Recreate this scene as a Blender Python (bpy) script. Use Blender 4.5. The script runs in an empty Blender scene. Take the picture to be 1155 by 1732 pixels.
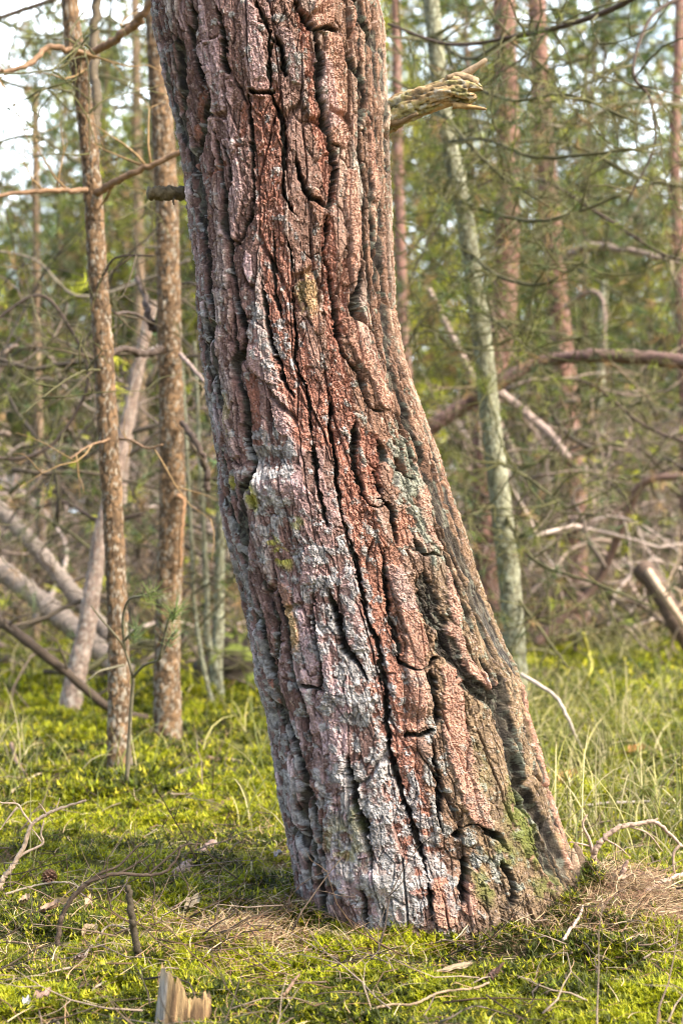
import bpy, math, random
import numpy as np
from mathutils import Vector

random.seed(7)
RNG = np.random.default_rng(7)
C = bpy.context.scene.collection
SC = bpy.context.scene

# ------------------------------------------------------------------ camera, sky, sun, exposure
CAMZ, F = 0.78, 2667.0            # camera height (m), focal length in pixels of the 1155 x 1732 photograph
cam_d = bpy.data.cameras.new('camera'); cam = bpy.data.objects.new('camera', cam_d); C.objects.link(cam)
cam.location = (0, 0, CAMZ); cam.rotation_euler = (math.radians(90), 0, 0)
cam_d.sensor_fit = 'VERTICAL'; cam_d.sensor_height = 36.0; cam_d.sensor_width = 24.0
cam_d.lens = F / 1732 * 36.0
cam_d.clip_start = 0.05; cam_d.clip_end = 2000
cam_d.dof.use_dof = True; cam_d.dof.focus_distance = 2.92; cam_d.dof.aperture_fstop = 4.0
cam_d.dof.aperture_blades = 7
SC.camera = cam

SUN_DIR = Vector((0.80, -0.42, 0.95)).normalized()     # towards the sun: right, a little behind the camera
elev = math.asin(SUN_DIR.z); az = math.atan2(SUN_DIR.x, SUN_DIR.y)
W = bpy.data.worlds.new('World'); SC.world = W; W.use_nodes = True
nt = W.node_tree; bg = nt.nodes['Background']
sky = nt.nodes.new('ShaderNodeTexSky'); sky.sky_type = 'NISHITA'; sky.sun_disc = False
sky.sun_elevation = elev; sky.sun_rotation = az
sky.air_density = 1.4; sky.dust_density = 5.0; sky.ozone_density = 1.0
# bright cloud added ahead of the view only, to whiten the sky gaps
wn = nt.nodes.new('ShaderNodeTexNoise'); wn.inputs['Scale'].default_value = 5.0; wn.inputs['Detail'].default_value = 6
wt = nt.nodes.new('ShaderNodeTexCoord'); nt.links.new(wt.outputs['Generated'], wn.inputs['Vector'])
wr = nt.nodes.new('ShaderNodeMapRange'); wr.inputs['From Min'].default_value = 0.40; wr.inputs['From Max'].default_value = 0.54
nt.links.new(wn.outputs['Fac'], wr.inputs['Value'])
wm = nt.nodes.new('ShaderNodeMix'); wm.data_type = 'RGBA'; wm.inputs[7].default_value = (11.5, 13.0, 14.5, 1)
ws = nt.nodes.new('ShaderNodeSeparateXYZ'); nt.links.new(wt.outputs['Generated'], ws.inputs[0])
wy = nt.nodes.new('ShaderNodeMapRange'); wy.inputs['From Min'].default_value = 0.45; wy.inputs['From Max'].default_value = 0.75; nt.links.new(ws.outputs['Y'], wy.inputs['Value'])
wp = nt.nodes.new('ShaderNodeMath'); wp.operation = 'MULTIPLY'; nt.links.new(wr.outputs[0], wp.inputs[0]); nt.links.new(wy.outputs[0], wp.inputs[1])
nt.links.new(wp.outputs[0], wm.inputs[0]); nt.links.new(sky.outputs[0], wm.inputs[6])
nt.links.new(wm.outputs[2], bg.inputs[0]); bg.inputs[1].default_value = 0.125
sun_d = bpy.data.lights.new('sun', 'SUN'); sun_d.energy = 2.4; sun_d.angle = math.radians(7); sun_d.color = (1.0, 0.92, 0.80)
sun = bpy.data.objects.new('sun', sun_d); C.objects.link(sun); sun.rotation_euler = SUN_DIR.to_track_quat('Z', 'Y').to_euler()
SC.view_settings.view_transform = 'Standard'; SC.view_settings.look = 'None'
SC.view_settings.exposure = 1.92; SC.view_settings.gamma = 1.0
SC.cycles.use_denoising = True; SC.cycles.filter_width = 1.1
SC.cycles.max_bounces = 6; SC.cycles.diffuse_bounces = 3; SC.cycles.transparent_max_bounces = 4

def P(px, py, Y):
    """a point of the photograph (pixels) at distance Y"""
    return np.array([(px - 577.5) / F * Y, Y, CAMZ - (py - 866.0) / F * Y])

# ------------------------------------------------------------------ numpy noise
def _h(ix, iy, seed):
    with np.errstate(over='ignore'):
        n = (ix.astype(np.int64) * 374761393 + iy.astype(np.int64) * 668265263 + seed * 974634777) & 0xffffffff
        n = ((n ^ (n >> 13)) * 1274126177) & 0xffffffff
        n = ((n ^ (n >> 16)) * 2246822519) & 0xffffffff
        n = n ^ (n >> 15)
    return (n & 0xffffff) / float(0xffffff)
def vn(x, y, seed=0):
    x = np.asarray(x, float); y = np.asarray(y, float)
    ix = np.floor(x); iy = np.floor(y); fx = x - ix; fy = y - iy
    ix = ix.astype(np.int64); iy = iy.astype(np.int64)
    u = fx * fx * fx * (fx * (fx * 6 - 15) + 10); v = fy * fy * fy * (fy * (fy * 6 - 15) + 10)
    a = _h(ix, iy, seed); b = _h(ix + 1, iy, seed); c = _h(ix, iy + 1, seed); d = _h(ix + 1, iy + 1, seed)
    return (a + (b - a) * u) * (1 - v) + (c + (d - c) * u) * v
def fbm(x, y, seed=0, o=4):
    s = 0; a = 0.5; t = 0
    for i in range(o):
        s = s + a * vn(x * 2 ** i, y * 2 ** i, seed + i * 17); t += a; a *= 0.5
    return s / t
def voro(x, y, seed=0):
    ix = np.floor(x).astype(np.int64); iy = np.floor(y).astype(np.int64)
    f1 = np.full(x.shape, 9.0); f2 = np.full(x.shape, 9.0); cid = np.zeros(x.shape)
    for dx in (-1, 0, 1):
        for dy in (-1, 0, 1):
            cx = ix + dx; cy = iy + dy
            d = np.hypot(cx + 0.1 + 0.8 * _h(cx, cy, seed) - x, cy + 0.1 + 0.8 * _h(cx, cy, seed + 5) - y)
            m = d < f1
            f2 = np.where(m, f1, np.minimum(f2, d)); cid = np.where(m, _h(cx, cy, seed + 9), cid); f1 = np.where(m, d, f1)
    return f1, f2, cid
def sst(a, b, x):
    t = np.clip((x - a) / (b - a), 0, 1); return t * t * (3 - 2 * t)
def mix(a, b, t):
    a = np.asarray(a, float); b = np.asarray(b, float); t = np.asarray(t)[..., None]
    return a * (1 - t) + b * t

# ------------------------------------------------------------------ mesh buffer
class Buf:
    def __init__(s): s.v = []; s.q = []; s.t = []; s.c = []; s.n = 0
    def add(s, v, q=None, t=None, col=(0.5, 0.5, 0.5)):
        v = np.asarray(v, np.float32).reshape(-1, 3); s.v.append(v)
        if q is not None and len(q): s.q.append(np.asarray(q, np.int64).reshape(-1, 4) + s.n)
        if t is not None and len(t): s.t.append(np.asarray(t, np.int64).reshape(-1, 3) + s.n)
        c = np.asarray(col, np.float32)
        if c.ndim == 1: c = np.tile(c, (len(v), 1))
        s.c.append(c.reshape(-1, 3)); s.n += len(v)
    def mesh(s, name, mat, loc=(0, 0, 0), smooth=True):
        v = np.concatenate(s.v) - np.asarray(loc, np.float32)
        c = np.concatenate(s.c)
        q = np.concatenate(s.q) if s.q else np.zeros((0, 4), np.int64)
        t = np.concatenate(s.t) if s.t else np.zeros((0, 3), np.int64)
        me = bpy.data.meshes.new(name)
        nl = q.size + t.size; npoly = len(q) + len(t)
        me.vertices.add(len(v)); me.vertices.foreach_set('co', v.astype(np.float32).ravel())
        me.loops.add(nl); me.loops.foreach_set('vertex_index', np.concatenate([q.ravel(), t.ravel()]).astype(np.int32))
        me.polygons.add(npoly)
        st = np.concatenate([np.arange(len(q)) * 4, q.size + np.arange(len(t)) * 3]).astype(np.int32)
        me.polygons.foreach_set('loop_start', st)
        me.update(calc_edges=True)
        me.polygons.foreach_set('use_smooth', np.full(npoly, smooth, bool))
        at = me.color_attributes.new('Col', 'FLOAT_COLOR', 'POINT')
        at.data.foreach_set('color', np.concatenate([c, np.ones((len(c), 1), np.float32)], 1).ravel())
        me.materials.append(mat); me.update()
        return me
    def obj(s, name, mat, parent=None, loc=(0, 0, 0), smooth=True):
        """loc: where the object's origin stands in the world; parent keeps world position"""
        o = bpy.data.objects.new(name, s.mesh(name, mat, loc, smooth)); C.objects.link(o)
        pl = np.array(parent.location) if parent else np.zeros(3)
        if parent: o.parent = parent
        o.location = np.asarray(loc, float) - pl
        return o

def tag(o, label=None, cat=None, group=None, kind=None):
    if label: o['label'] = label
    if cat: o['category'] = cat
    if group: o['group'] = group
    if kind: o['kind'] = kind
    return o
def empty(name, loc, label, cat, group=None):
    o = bpy.data.objects.new(name, None); C.objects.link(o); o.location = Vector([float(a) for a in loc]); o.empty_display_size = 0.1
    return tag(o, label, cat, group)

# ------------------------------------------------------------------ materials
def mat_vc(name, rough=0.85, var=0.35, vscale=60, bump=0.3, bscale=150, bdist=0.002, trans=0.0, spec=0.3, stretch=(1, 1, 1)):
    m = bpy.data.materials.new(name); m.use_nodes = True; n = m.node_tree.nodes; l = m.node_tree.links
    b = n['Principled BSDF']; b.inputs['Roughness'].default_value = rough; b.inputs['Specular IOR Level'].default_value = spec
    a = n.new('ShaderNodeAttribute'); a.attribute_name = 'Col'
    out = a.outputs['Color']
    tc = n.new('ShaderNodeTexCoord'); mp = n.new('ShaderNodeMapping'); mp.inputs['Scale'].default_value = stretch
    l.new(tc.outputs['Object'], mp.inputs['Vector'])
    if var > 0:
        no = n.new('ShaderNodeTexNoise'); no.inputs['Scale'].default_value = vscale; no.inputs['Detail'].default_value = 5
        no.inputs['Roughness'].default_value = 0.65
        l.new(mp.outputs[0], no.inputs['Vector'])
        r = n.new('ShaderNodeMapRange'); r.inputs['From Min'].default_value = 0.3; r.inputs['From Max'].default_value = 0.7
        r.inputs['To Min'].default_value = 1 - var; r.inputs['To Max'].default_value = 1 + var
        l.new(no.outputs['Fac'], r.inputs['Value'])
        mx = n.new('ShaderNodeVectorMath'); mx.operation = 'SCALE'
        l.new(out, mx.inputs[0]); l.new(r.outputs[0], mx.inputs['Scale']); out = mx.outputs[0]
    l.new(out, b.inputs['Base Color'])
    if bump > 0:
        nb = n.new('ShaderNodeTexNoise'); nb.inputs['Scale'].default_value = bscale; nb.inputs['Detail'].default_value = 6
        nb.inputs['Roughness'].default_value = 0.7
        l.new(mp.outputs[0], nb.inputs['Vector'])
        bp = n.new('ShaderNodeBump'); bp.inputs['Strength'].default_value = bump; bp.inputs['Distance'].default_value = bdist
        l.new(nb.outputs['Fac'], bp.inputs['Height']); l.new(bp.outputs[0], b.inputs['Normal'])
    if trans > 0:
        tr = n.new('ShaderNodeBsdfTranslucent'); l.new(out, tr.inputs['Color'])
        ms = n.new('ShaderNodeMixShader'); ms.inputs[0].default_value = trans
        l.new(b.outputs[0], ms.inputs[1]); l.new(tr.outputs[0], ms.inputs[2])
        l.new(ms.outputs[0], n['Material Output'].inputs['Surface'])
    return m
M_BARK = mat_vc('pine_bark', 0.78, 0.38, 240, 1.0, 300, 0.006, spec=0.4)
M_THIN = mat_vc('young_bark', 0.85, 0.4, 55, 0.8, 130, 0.006)
M_WOOD = mat_vc('dead_wood', 0.8, 0.35, 90, 0.7, 220, 0.003)
M_STUMP = mat_vc('splintered_wood', 0.8, 0.6, 90, 1.0, 160, 0.006, stretch=(3, 3, 0.3))
M_NEEDLE = mat_vc('pine_needles', 0.5, 0.0, 10, 0, trans=0.5, spec=0.4)
M_MOSS = mat_vc('moss', 0.6, 0.0, 10, 0, trans=0.35, spec=0.3)
M_STRAW = mat_vc('dry_needles', 0.65, 0.0, 10, 0, trans=0.15)
M_SOIL = mat_vc('forest_soil', 0.95, 0.4, 25, 0.6, 60, 0.02)
M_LEAF = mat_vc('dead_leaf', 0.7, 0.25, 60, 0.4, 120, 0.002, trans=0.1)

# ------------------------------------------------------------------ shape helpers
def spline(pts, n):
    """Catmull-Rom through pts, n samples"""
    p = np.asarray(pts, float)
    if len(p) == 2: return p[0] + (p[1] - p[0]) * np.linspace(0, 1, n)[:, None]
    p = np.vstack([2 * p[0] - p[1], p, 2 * p[-1] - p[-2]])
    k = len(p) - 3; t = np.linspace(0, k - 1e-6, n); i = t.astype(int); f = (t - i)[:, None]
    a, b, c, d = p[i], p[i + 1], p[i + 2], p[i + 3]
    return 0.5 * (2 * b + (c - a) * f + (2 * a - 5 * b + 4 * c - d) * f ** 2 + (3 * b - a - 3 * c + d) * f ** 3)
def frames(path):
    T = np.gradient(path, axis=0); T /= np.linalg.norm(T, axis=1)[:, None] + 1e-12
    u = np.cross(T[0], [0.13, 1.0, 0.21]); u /= np.linalg.norm(u); U = []
    for t in T:
        u = u - t * np.dot(u, t); u = u / (np.linalg.norm(u) + 1e-12); U.append(u)
    U = np.array(U); return T, U, np.cross(T, U)
def tube(buf, path, rad, k=6, col=(0.2, 0.15, 0.1), rough=0.0, seed=0, colfn=None, flat=1.0):
    path = np.asarray(path, float); n = len(path); rad = np.broadcast_to(np.asarray(rad, float), (n,))
    T, U, V = frames(path)
    th = np.linspace(0, 2 * np.pi, k, endpoint=False)
    R = rad[:, None] * np.ones((1, k))
    if rough > 0:
        R = R * (1 + rough * (RNG.random((n, k)) - 0.5) * 2)
    v = path[:, None] + R[..., None] * (np.cos(th)[None, :, None] * U[:, None] + flat * np.sin(th)[None, :, None] * V[:, None])
    i = np.arange(n - 1)[:, None] * k; j = np.arange(k)[None]; j2 = (j + 1) % k
    q = np.stack([i + j, i + j2, i + k + j2, i + k + j], -1).reshape(-1, 4)
    v = np.concatenate([v.reshape(-1, 3), path[:1], path[-1:] + T[-1:] * rad[-1] * 0.4])
    a = n * k; jj = np.arange(k); t = np.concatenate([np.stack([np.full(k, a), (jj + 1) % k, jj], -1),
        np.stack([np.full(k, a + 1), (n - 1) * k + jj, (n - 1) * k + (jj + 1) % k], -1)])
    c = np.asarray(col, float)
    if c.ndim == 1:
        c = c[None] * (0.8 + 0.4 * RNG.random((len(v), 1)))
    buf.add(v, q, t, c)
def tufts(buf, pos, dirs, n=22, L=0.06, w=0.0016, spread=0.9, cols=None, back=0.05):
    """needle bundles: pos (m,3), dirs (m,3); each needle one thin tapering blade"""
    pos = np.asarray(pos, float); dirs = np.asarray(dirs, float); m = len(pos)
    if m == 0: return
    d = dirs / (np.linalg.norm(dirs, axis=1)[:, None] + 1e-9)
    r = RNG.normal(size=(m, n, 3)); r -= (r * d[:, None]).sum(-1, keepdims=True) * d[:, None]
    r /= np.linalg.norm(r, axis=-1, keepdims=True) + 1e-9
    a = spread * (0.35 + 0.9 * RNG.random((m, n, 1)))
    nd = d[:, None] * np.cos(a) + r * np.sin(a)
    ll = L * (0.7 + 0.5 * RNG.random((m, n, 1)))
    p0 = pos[:, None] - d[:, None] * (back * RNG.random((m, n, 1)))
    side = np.cross(nd, RNG.normal(size=(m, n, 3))); side /= np.linalg.norm(side, axis=-1, keepdims=True) + 1e-9
    v = np.stack([p0 - side * w / 2, p0 + side * w / 2, p0 + nd * ll], 2).reshape(-1, 3)
    if cols is None: cols = np.array([[0.10, 0.13, 0.04]])
    cc = np.asarray(cols)[RNG.integers(0, len(cols), m)][:, None, None] * (0.7 + 0.6 * RNG.random((m, n, 1, 1)))
    c = np.broadcast_to(cc, (m, n, 3, 3)).reshape(-1, 3)
    buf.add(v, None, np.arange(m * n * 3).reshape(-1, 3), c)
TWMIN = [.0020]
def grow(buf, p, d, L, r, lev, tips, col, wig=0.25, curl=0.0, kids=5, k=5, droop=0.0):
    n = max(4, int(L / 0.07)); st = L / n; pts = [np.array(p, float)]; d = np.array(d, float); d /= np.linalg.norm(d)
    ax = RNG.normal(size=3); ax /= np.linalg.norm(ax)
    kidat = set(RNG.integers(max(1, n // 4), n, kids).tolist()) if lev > 0 else set()
    out = []
    for i in range(n):
        d = d + RNG.normal(size=3) * wig * 0.6 + np.cross(ax, d) * curl * 0.25 + np.array([0, 0, -droop * 0.1 * (1 - 2.2 * i / n)])
        d /= np.linalg.norm(d); pts.append(pts[-1] + d * st)
        if i in kidat: out.append((pts[-1].copy(), d.copy(), i / n))
    pts = np.array(pts); rr = r * (1 - 0.75 * np.linspace(0, 1, len(pts)))
    tube(buf, pts, rr, k, col)
    tips.append((pts[-1], d.copy()))
    for q, dd, f in out:
        s = np.cross(dd, RNG.normal(size=3)); s /= np.linalg.norm(s) + 1e-9
        nd = dd * 0.6 + s * 0.8
        grow(buf, q, nd, L * (0.3 + 0.35 * RNG.random()), max(r * 0.62 * (1 - 0.5 * f), TWMIN[0]), lev - 1, tips, col, wig, curl, max(2, kids - 1), max(3, k - 1), droop)

# ------------------------------------------------------------------ the old leaning pine: silhouette traced from the photograph
LE = [(-500, 150), (-200, 205), (0, 250), (50, 257), (100, 268), (150, 278), (200, 292), (250, 303), (300, 310), (350, 316), (400, 322), (450, 328), (500, 331), (560, 335), (600, 338), (650, 345), (700, 352), (760, 360), (800, 366), (850, 370), (900, 380), (950, 393), (1000, 404), (1050, 414), (1100, 424), (1150, 430), (1200, 446), (1250, 453), (1300, 460), (1350, 466), (1400, 477), (1450, 486), (1500, 493), (1560, 500), (1700, 515)]
RE = [(-500, 560), (-200, 610), (0, 642), (30, 650), (60, 655), (150, 657), (250, 660), (350, 663), (450, 668), (520, 673), (560, 680), (600, 688), (640, 700), (700, 722), (750, 740), (800, 757), (850, 772), (900, 790), (950, 805), (1000, 822), (1050, 842), (1100, 862), (1140, 880), (1160, 887), (1200, 893), (1250, 908), (1300, 925), (1350, 938), (1400, 955), (1450, 972), (1500, 990), (1560, 1010), (1700, 1060)]
YC = 3.13
def edge_x(tab, z):
    py = 866 - (z - CAMZ) * F / YC
    a = np.array(tab, float); return (np.interp(py, a[:, 0], a[:, 1]) - 577.5) / F * YC
def trunk_cr(z):
    l = edge_x(LE, z); r = edge_x(RE, z); return (l + r) / 2, (r - l) / 2 * 0.975
def to_surf(px, py):
    dep = YC - 0.2
    for _ in range(8):
        X = (px - 577.5) / F * dep; z = CAMZ - (py - 866) / F * dep
        cx, r = trunk_cr(z); s = np.clip((X - cx) / r, -0.985, 0.985)
        dep = YC - r * math.sqrt(1 - s * s)
    return math.asin(s) * 0.2, z
Z1 = (240, 0, 2.511); Z2 = (300, 430, 2.511); Z3 = (350, 800, 2.1); Z4 = (420, 1150, 1.991)
FIS = [  # (zone, width px, depth m, points in that zone's enlargement)
 (Z1, 7, .016, [(75,150),(110,330),(155,520),(180,640),(190,800),(200,1000),(215,1155)]),
 (Z1, 11, .026, [(150,150),(165,330),(175,470),(185,600)]),
 (Z1, 12, .028, [(270,330),(280,420),(255,540),(235,640),(212,700),(240,800),(260,950),(278,1155)]),
 (Z1, 9, .022, [(205,0),(222,100),(210,190),(240,270),(275,330)]),
 (Z1, 7, .018, [(310,20),(335,120),(345,230),(355,300)]),
 (Z1, 7, .016, [(335,600),(362,680),(372,770),(345,850),(345,960),(370,1040),(385,1120)]),
 (Z1, 9, .020, [(455,378),(500,388),(545,380)]),
 (Z1, 7, .016, [(445,400),(465,520),(470,700),(465,880),(440,950),(400,1030),(400,1080)]),
 (Z1, 8, .018, [(540,390),(580,480),(600,560),(605,700),(600,800),(618,860),(660,900)]),
 (Z1, 6, .014, [(490,0),(520,80),(545,160),(535,260),(540,370)]),
 (Z1, 8, .018, [(560,150),(590,230),(610,320)]),
 (Z1, 9, .022, [(655,0),(690,60),(712,110),(740,142),(820,125)]),
 (Z1, 10, .022, [(735,150),(755,260),(745,380),(775,480),(790,570),(830,610)]),
 (Z1, 10, .022, [(790,570),(812,680),(820,740),(800,860),(790,890)]),
 (Z1, 10, .026, [(655,670),(680,770),(720,840),(785,892)]),
 (Z1, 6, .014, [(780,890),(790,1000),(775,1080),(800,1155)]),
 (Z1, 8, .020, [(860,180),(890,270),(930,340),(940,450),(920,560),(925,700),(940,850),(930,1000),(925,1155)]),
 (Z1, 11, .026, [(905,0),(925,60),(950,100),(990,180),(1035,235)]),
 (Z1, 7, .018, [(970,200),(955,330),(960,450),(985,560),(1003,680),(1005,850)]),
 (Z1, 11, .026, [(1005,850),(1012,950),(1005,1050),(1005,1155)]),
 (Z1, 7, .016, [(1038,250),(1018,420),(1032,600),(1042,800),(1055,1000),(1055,1155)]),
 (Z1, 5, .010, [(620,1000),(640,1090),(650,1155)]),
 (Z1, 5, .010, [(560,970),(570,1080),(560,1155)]),
 (Z2, 11, .026, [(125,0),(130,100),(152,210),(150,310),(130,360),(125,450),(140,560),(150,700),(165,900),(180,1000),(208,1060)]),
 (Z2, 10, .024, [(215,0),(245,130),(262,220),(292,330),(280,410),(240,450),(250,530),(282,620),(290,760),(310,880),(320,945),(270,1000),(280,1080),(300,1155)]),
 (Z2, 8, .018, [(355,100),(375,230),(390,350),(430,440),(450,540),(490,610)]),
 (Z2, 6, .014, [(390,0),(405,60),(420,200),(440,280)]),
 (Z2, 6, .014, [(495,130),(500,300),(510,480),(545,580),(550,700),(575,800)]),
 (Z2, 9, .022, [(640,30),(660,150),(680,260),(690,370),(720,440),(770,500),(790,590),(820,660),(872,672)]),
 (Z2, 9, .022, [(765,0),(780,100),(755,240),(795,300)]),
 (Z2, 11, .026, [(858,0),(868,120),(882,250),(892,400),(905,540),(895,560)]),
 (Z2, 6, .016, [(925,150),(950,330),(985,470),(1040,620),(1090,720)]),
 (Z2, 7, .016, [(640,560),(655,640),(650,740),(665,830),(670,950),(700,1100)]),
 (Z2, 8, .018, [(760,700),(758,880),(790,1000),(830,1060),(872,1045),(850,930)]),
 (Z2, 8, .018, [(855,790),(885,870),(870,890)]),
 (Z2, 11, .026, [(960,640),(990,740),(1030,830),(1060,960),(1100,1080),(1130,1155)]),
 (Z2, 7, .016, [(575,800),(582,880),(600,1000),(640,1155)]),
 (Z2, 8, .018, [(930,860),(975,935),(1005,955)]),
 (Z3, 9, .022, [(70,60),(80,140),(130,260),(140,370),(160,470),(200,580),(215,680),(260,800),(290,900)]),
 (Z3, 8, .020, [(125,40),(130,180),(138,330)]),
 (Z3, 5, .012, [(170,300),(215,430),(245,540),(240,700),(275,860)]),
 (Z3, 11, .024, [(425,430),(445,460),(465,530),(490,620),(540,680),(570,740)]),
 (Z3, 5, .010, [(370,430),(385,560),(402,700),(385,800)]),
 (Z3, 7, .016, [(480,170),(510,260),(550,400),(570,500),(605,600),(615,700),(635,800),(640,945)]),
 (Z3, 6, .014, [(600,80),(640,100),(665,180),(682,260)]),
 (Z3, 6, .014, [(630,270),(650,480),(665,560),(690,680)]),
 (Z3, 9, .022, [(735,240),(760,295),(822,292)]),
 (Z3, 24, .018, [(760,360),(790,480),(830,560)]),
 (Z3, 24, .024, [(830,560),(880,670),(940,740),(1000,800),(1035,820)]),
 (Z3, 22, .024, [(775,0),(830,110),(880,230),(940,380)]),
 (Z3, 28, .024, [(940,380),(1000,520),(1060,640),(1112,722)]),
 (Z3, 8, .018, [(665,640),(700,692),(770,705),(812,660)]),
 (Z3, 15, .024, [(1045,730),(1045,850),(1060,945)]),
 (Z3, 9, .016, [(800,700),(815,800),(820,900)]),
 (Z3, 6, .014, [(345,755),(400,768)]),
 (Z4, 9, .022, [(65,60),(120,130),(150,200),(190,330),(182,400),(200,520),(230,640),(245,770)]),
 (Z4, 8, .020, [(80,200),(90,330),(115,430),(170,530),(220,640)]),
 (Z4, 9, .020, [(330,250),(360,400),(395,520),(412,640)]),
 (Z4, 7, .017, [(460,0),(465,200),(500,330),(540,470),(590,600),(608,680)]),
 (Z4, 9, .016, [(530,175),(580,192),(625,178)]),
 (Z4, 10, .022, [(700,520),(750,497),(830,515),(872,570)]),
 (Z4, 13, .022, [(740,0),(790,60),(850,100)]),
 (Z4, 14, .022, [(860,0),(870,130),(890,280),(910,400),(950,460)]),
 (Z4, 15, .024, [(890,220),(930,350),(980,460),(1040,560),(1080,660)]),
 (Z4, 12, .022, [(960,560),(1010,640),(1040,690)]),
 (Z4, 9, .018, [(850,600),(890,700),(885,770)]),
 (Z4, 7, .018, [(600,690),(615,800)]), (Z4, 8, .020, [(735,600),(728,770)]), (Z4, 6, .016, [(460,760),(470,840)]),
 (Z4, 9, .020, [(230,680),(252,790)]), (Z4, 5, .012, [(380,700),(395,830)]),
 (Z4, 5, .012, [(620,200),(640,420),(650,520)]),
]
STRIP = {  # painted-by-nature strips: lines in photo pixels with a half width
 'red': [([(450,155),(455,300),(464,420),(478,560),(498,680),(525,740)], 24), ([(500,560),(520,640),(560,720),(585,800)], 16), ([(570,640),(592,800),(622,900),(642,1000),(660,1150),(672,1260),(700,1400),(730,1500)], 25),
         ([(512,20),(520,100),(535,200),(560,330)], 10), ([(424,640),(428,720),(432,790)], 14), ([(555,380),(562,520),(575,640)], 13), ([(625,740),(632,820)], 16), ([(415,180),(400,260),(350,300)], 5),
         ([(440,1040),(470,1200)], 10), ([(470,420),(490,520)], 18), ([(590,440),(585,560)],8), ([(640,1180),(660,1280)],13), ([(690,880),(660,960)],14), ([(345,130),(330,260),(345,380)],6)],
 'peach': [([(765,1140),(768,1220),(790,1320),(815,1390)], 15), ([(762,1060),(785,1120),(830,1155)], 12), ([(700,1080),(704,1150),(702,1225)], 13), ([(690,1030),(710,1090)], 13),
           ([(716,830),(722,880),(735,920)], 10), ([(758,965),(765,1040)], 10), ([(888,1165),(905,1260),(935,1370),(962,1460)], 11), ([(592,548),(606,590),(628,625),(650,680)], 13),
           ([(570,70),(565,150),(575,230)], 17), ([(548,10),(545,45)], 18), ([(595,20),(606,100)], 9), ([(618,140),(630,230),(632,330)], 10), ([(590,300),(600,420),(590,470)], 13), ([(640,290),(648,500)], 7),
           ([(520,450),(540,560)], 10), ([(530,330),(545,370)], 12), ([(745,1500),(752,1550)], 13), ([(905,1440),(935,1490)], 13), ([(480,1000),(500,1100)], 12), ([(800,1480),(795,1540)], 8)],
 'plate': [([(420,20),(430,100),(440,150)], 15), ([(480,60),(500,130)], 12), ([(385,250),(400,330),(385,400)], 14), ([(300,80),(310,140)], 7), ([(350,120),(360,220)], 10), ([(545,100),(560,200)], 16),
           ([(370,560),(365,640),(395,760)], 13), ([(430,600),(460,640)], 16), ([(525,930),(520,980)], 12), ([(535,1060),(560,1180)], 7), ([(505,1120),(530,1230)], 10), ([(550,1180),(575,1330)], 9), ([(600,1290),(605,1380)], 7),
           ([(590,970),(605,1090)], 12), ([(470,680),(480,720)], 16), ([(670,970),(690,1020)], 14)],
}
LICH = [(350,640,55,230,.7),(455,780,55,60,.9),(470,900,60,80,.7),(560,980,60,90,.7),(600,1130,70,150,.8),(650,1420,100,170,1.0),(470,1250,55,150,.8),(700,830,30,120,.9),(830,1450,60,60,.8),
        (520,1420,60,120,.85),(430,1060,30,160,.9),(500,1160,45,90,.5),(720,1300,35,120,.5),(880,1330,20,100,.9),(790,1380,30,60,.5),(460,560,60,90,.5),(640,900,20,50,.3),(600,740,40,60,.4),(430,60,80,90,.3),(330,400,40,100,.5),(860,1240,30,60,.4),(640,480,20,200,.2)]
YEL = [(430,842,13,24,1),(393,815,12,12,1),(460,912,11,9,1),(476,945,14,18,1),(500,885,12,10,.5),(580,1430,30,40,.35),(350,385,8,24,.6),(385,700,10,50,.3),(495,1060,10,40,.3),(520,500,20,40,.25)]
MOS = [(885,1395,28,50,1),(905,1440,20,30,1),(868,1340,14,30,.8),(815,1500,12,30,.8),(850,1440,22,20,.7),(810,1300,16,40,.25),(600,1385,8,30,.6),(930,1500,30,20,.7)]

def seg_dist(S, T, rows_z, pts, rad):
    """distance to a polyline, only inside a band; returns (slice, distance)"""
    p = np.asarray(pts); zmin, zmax = p[:, 1].min() - rad, p[:, 1].max() + rad
    i0, i1 = np.searchsorted(rows_z, [zmin, zmax]); i0 = max(0, i0 - 1); i1 = min(len(rows_z), i1 + 1)
    s = S[i0:i1]; t = T[i0:i1]; d = np.full(s.shape, 9.0)
    for a, b in zip(p[:-1], p[1:]):
        v = b - a; L = (v * v).sum() + 1e-12
        h = np.clip(((s - a[0]) * v[0] + (t - a[1]) * v[1]) / L, 0, 1)
        d = np.minimum(d, np.hypot(s - a[0] - h * v[0], t - a[1] - h * v[1]))
    return slice(i0, i1), d

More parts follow.
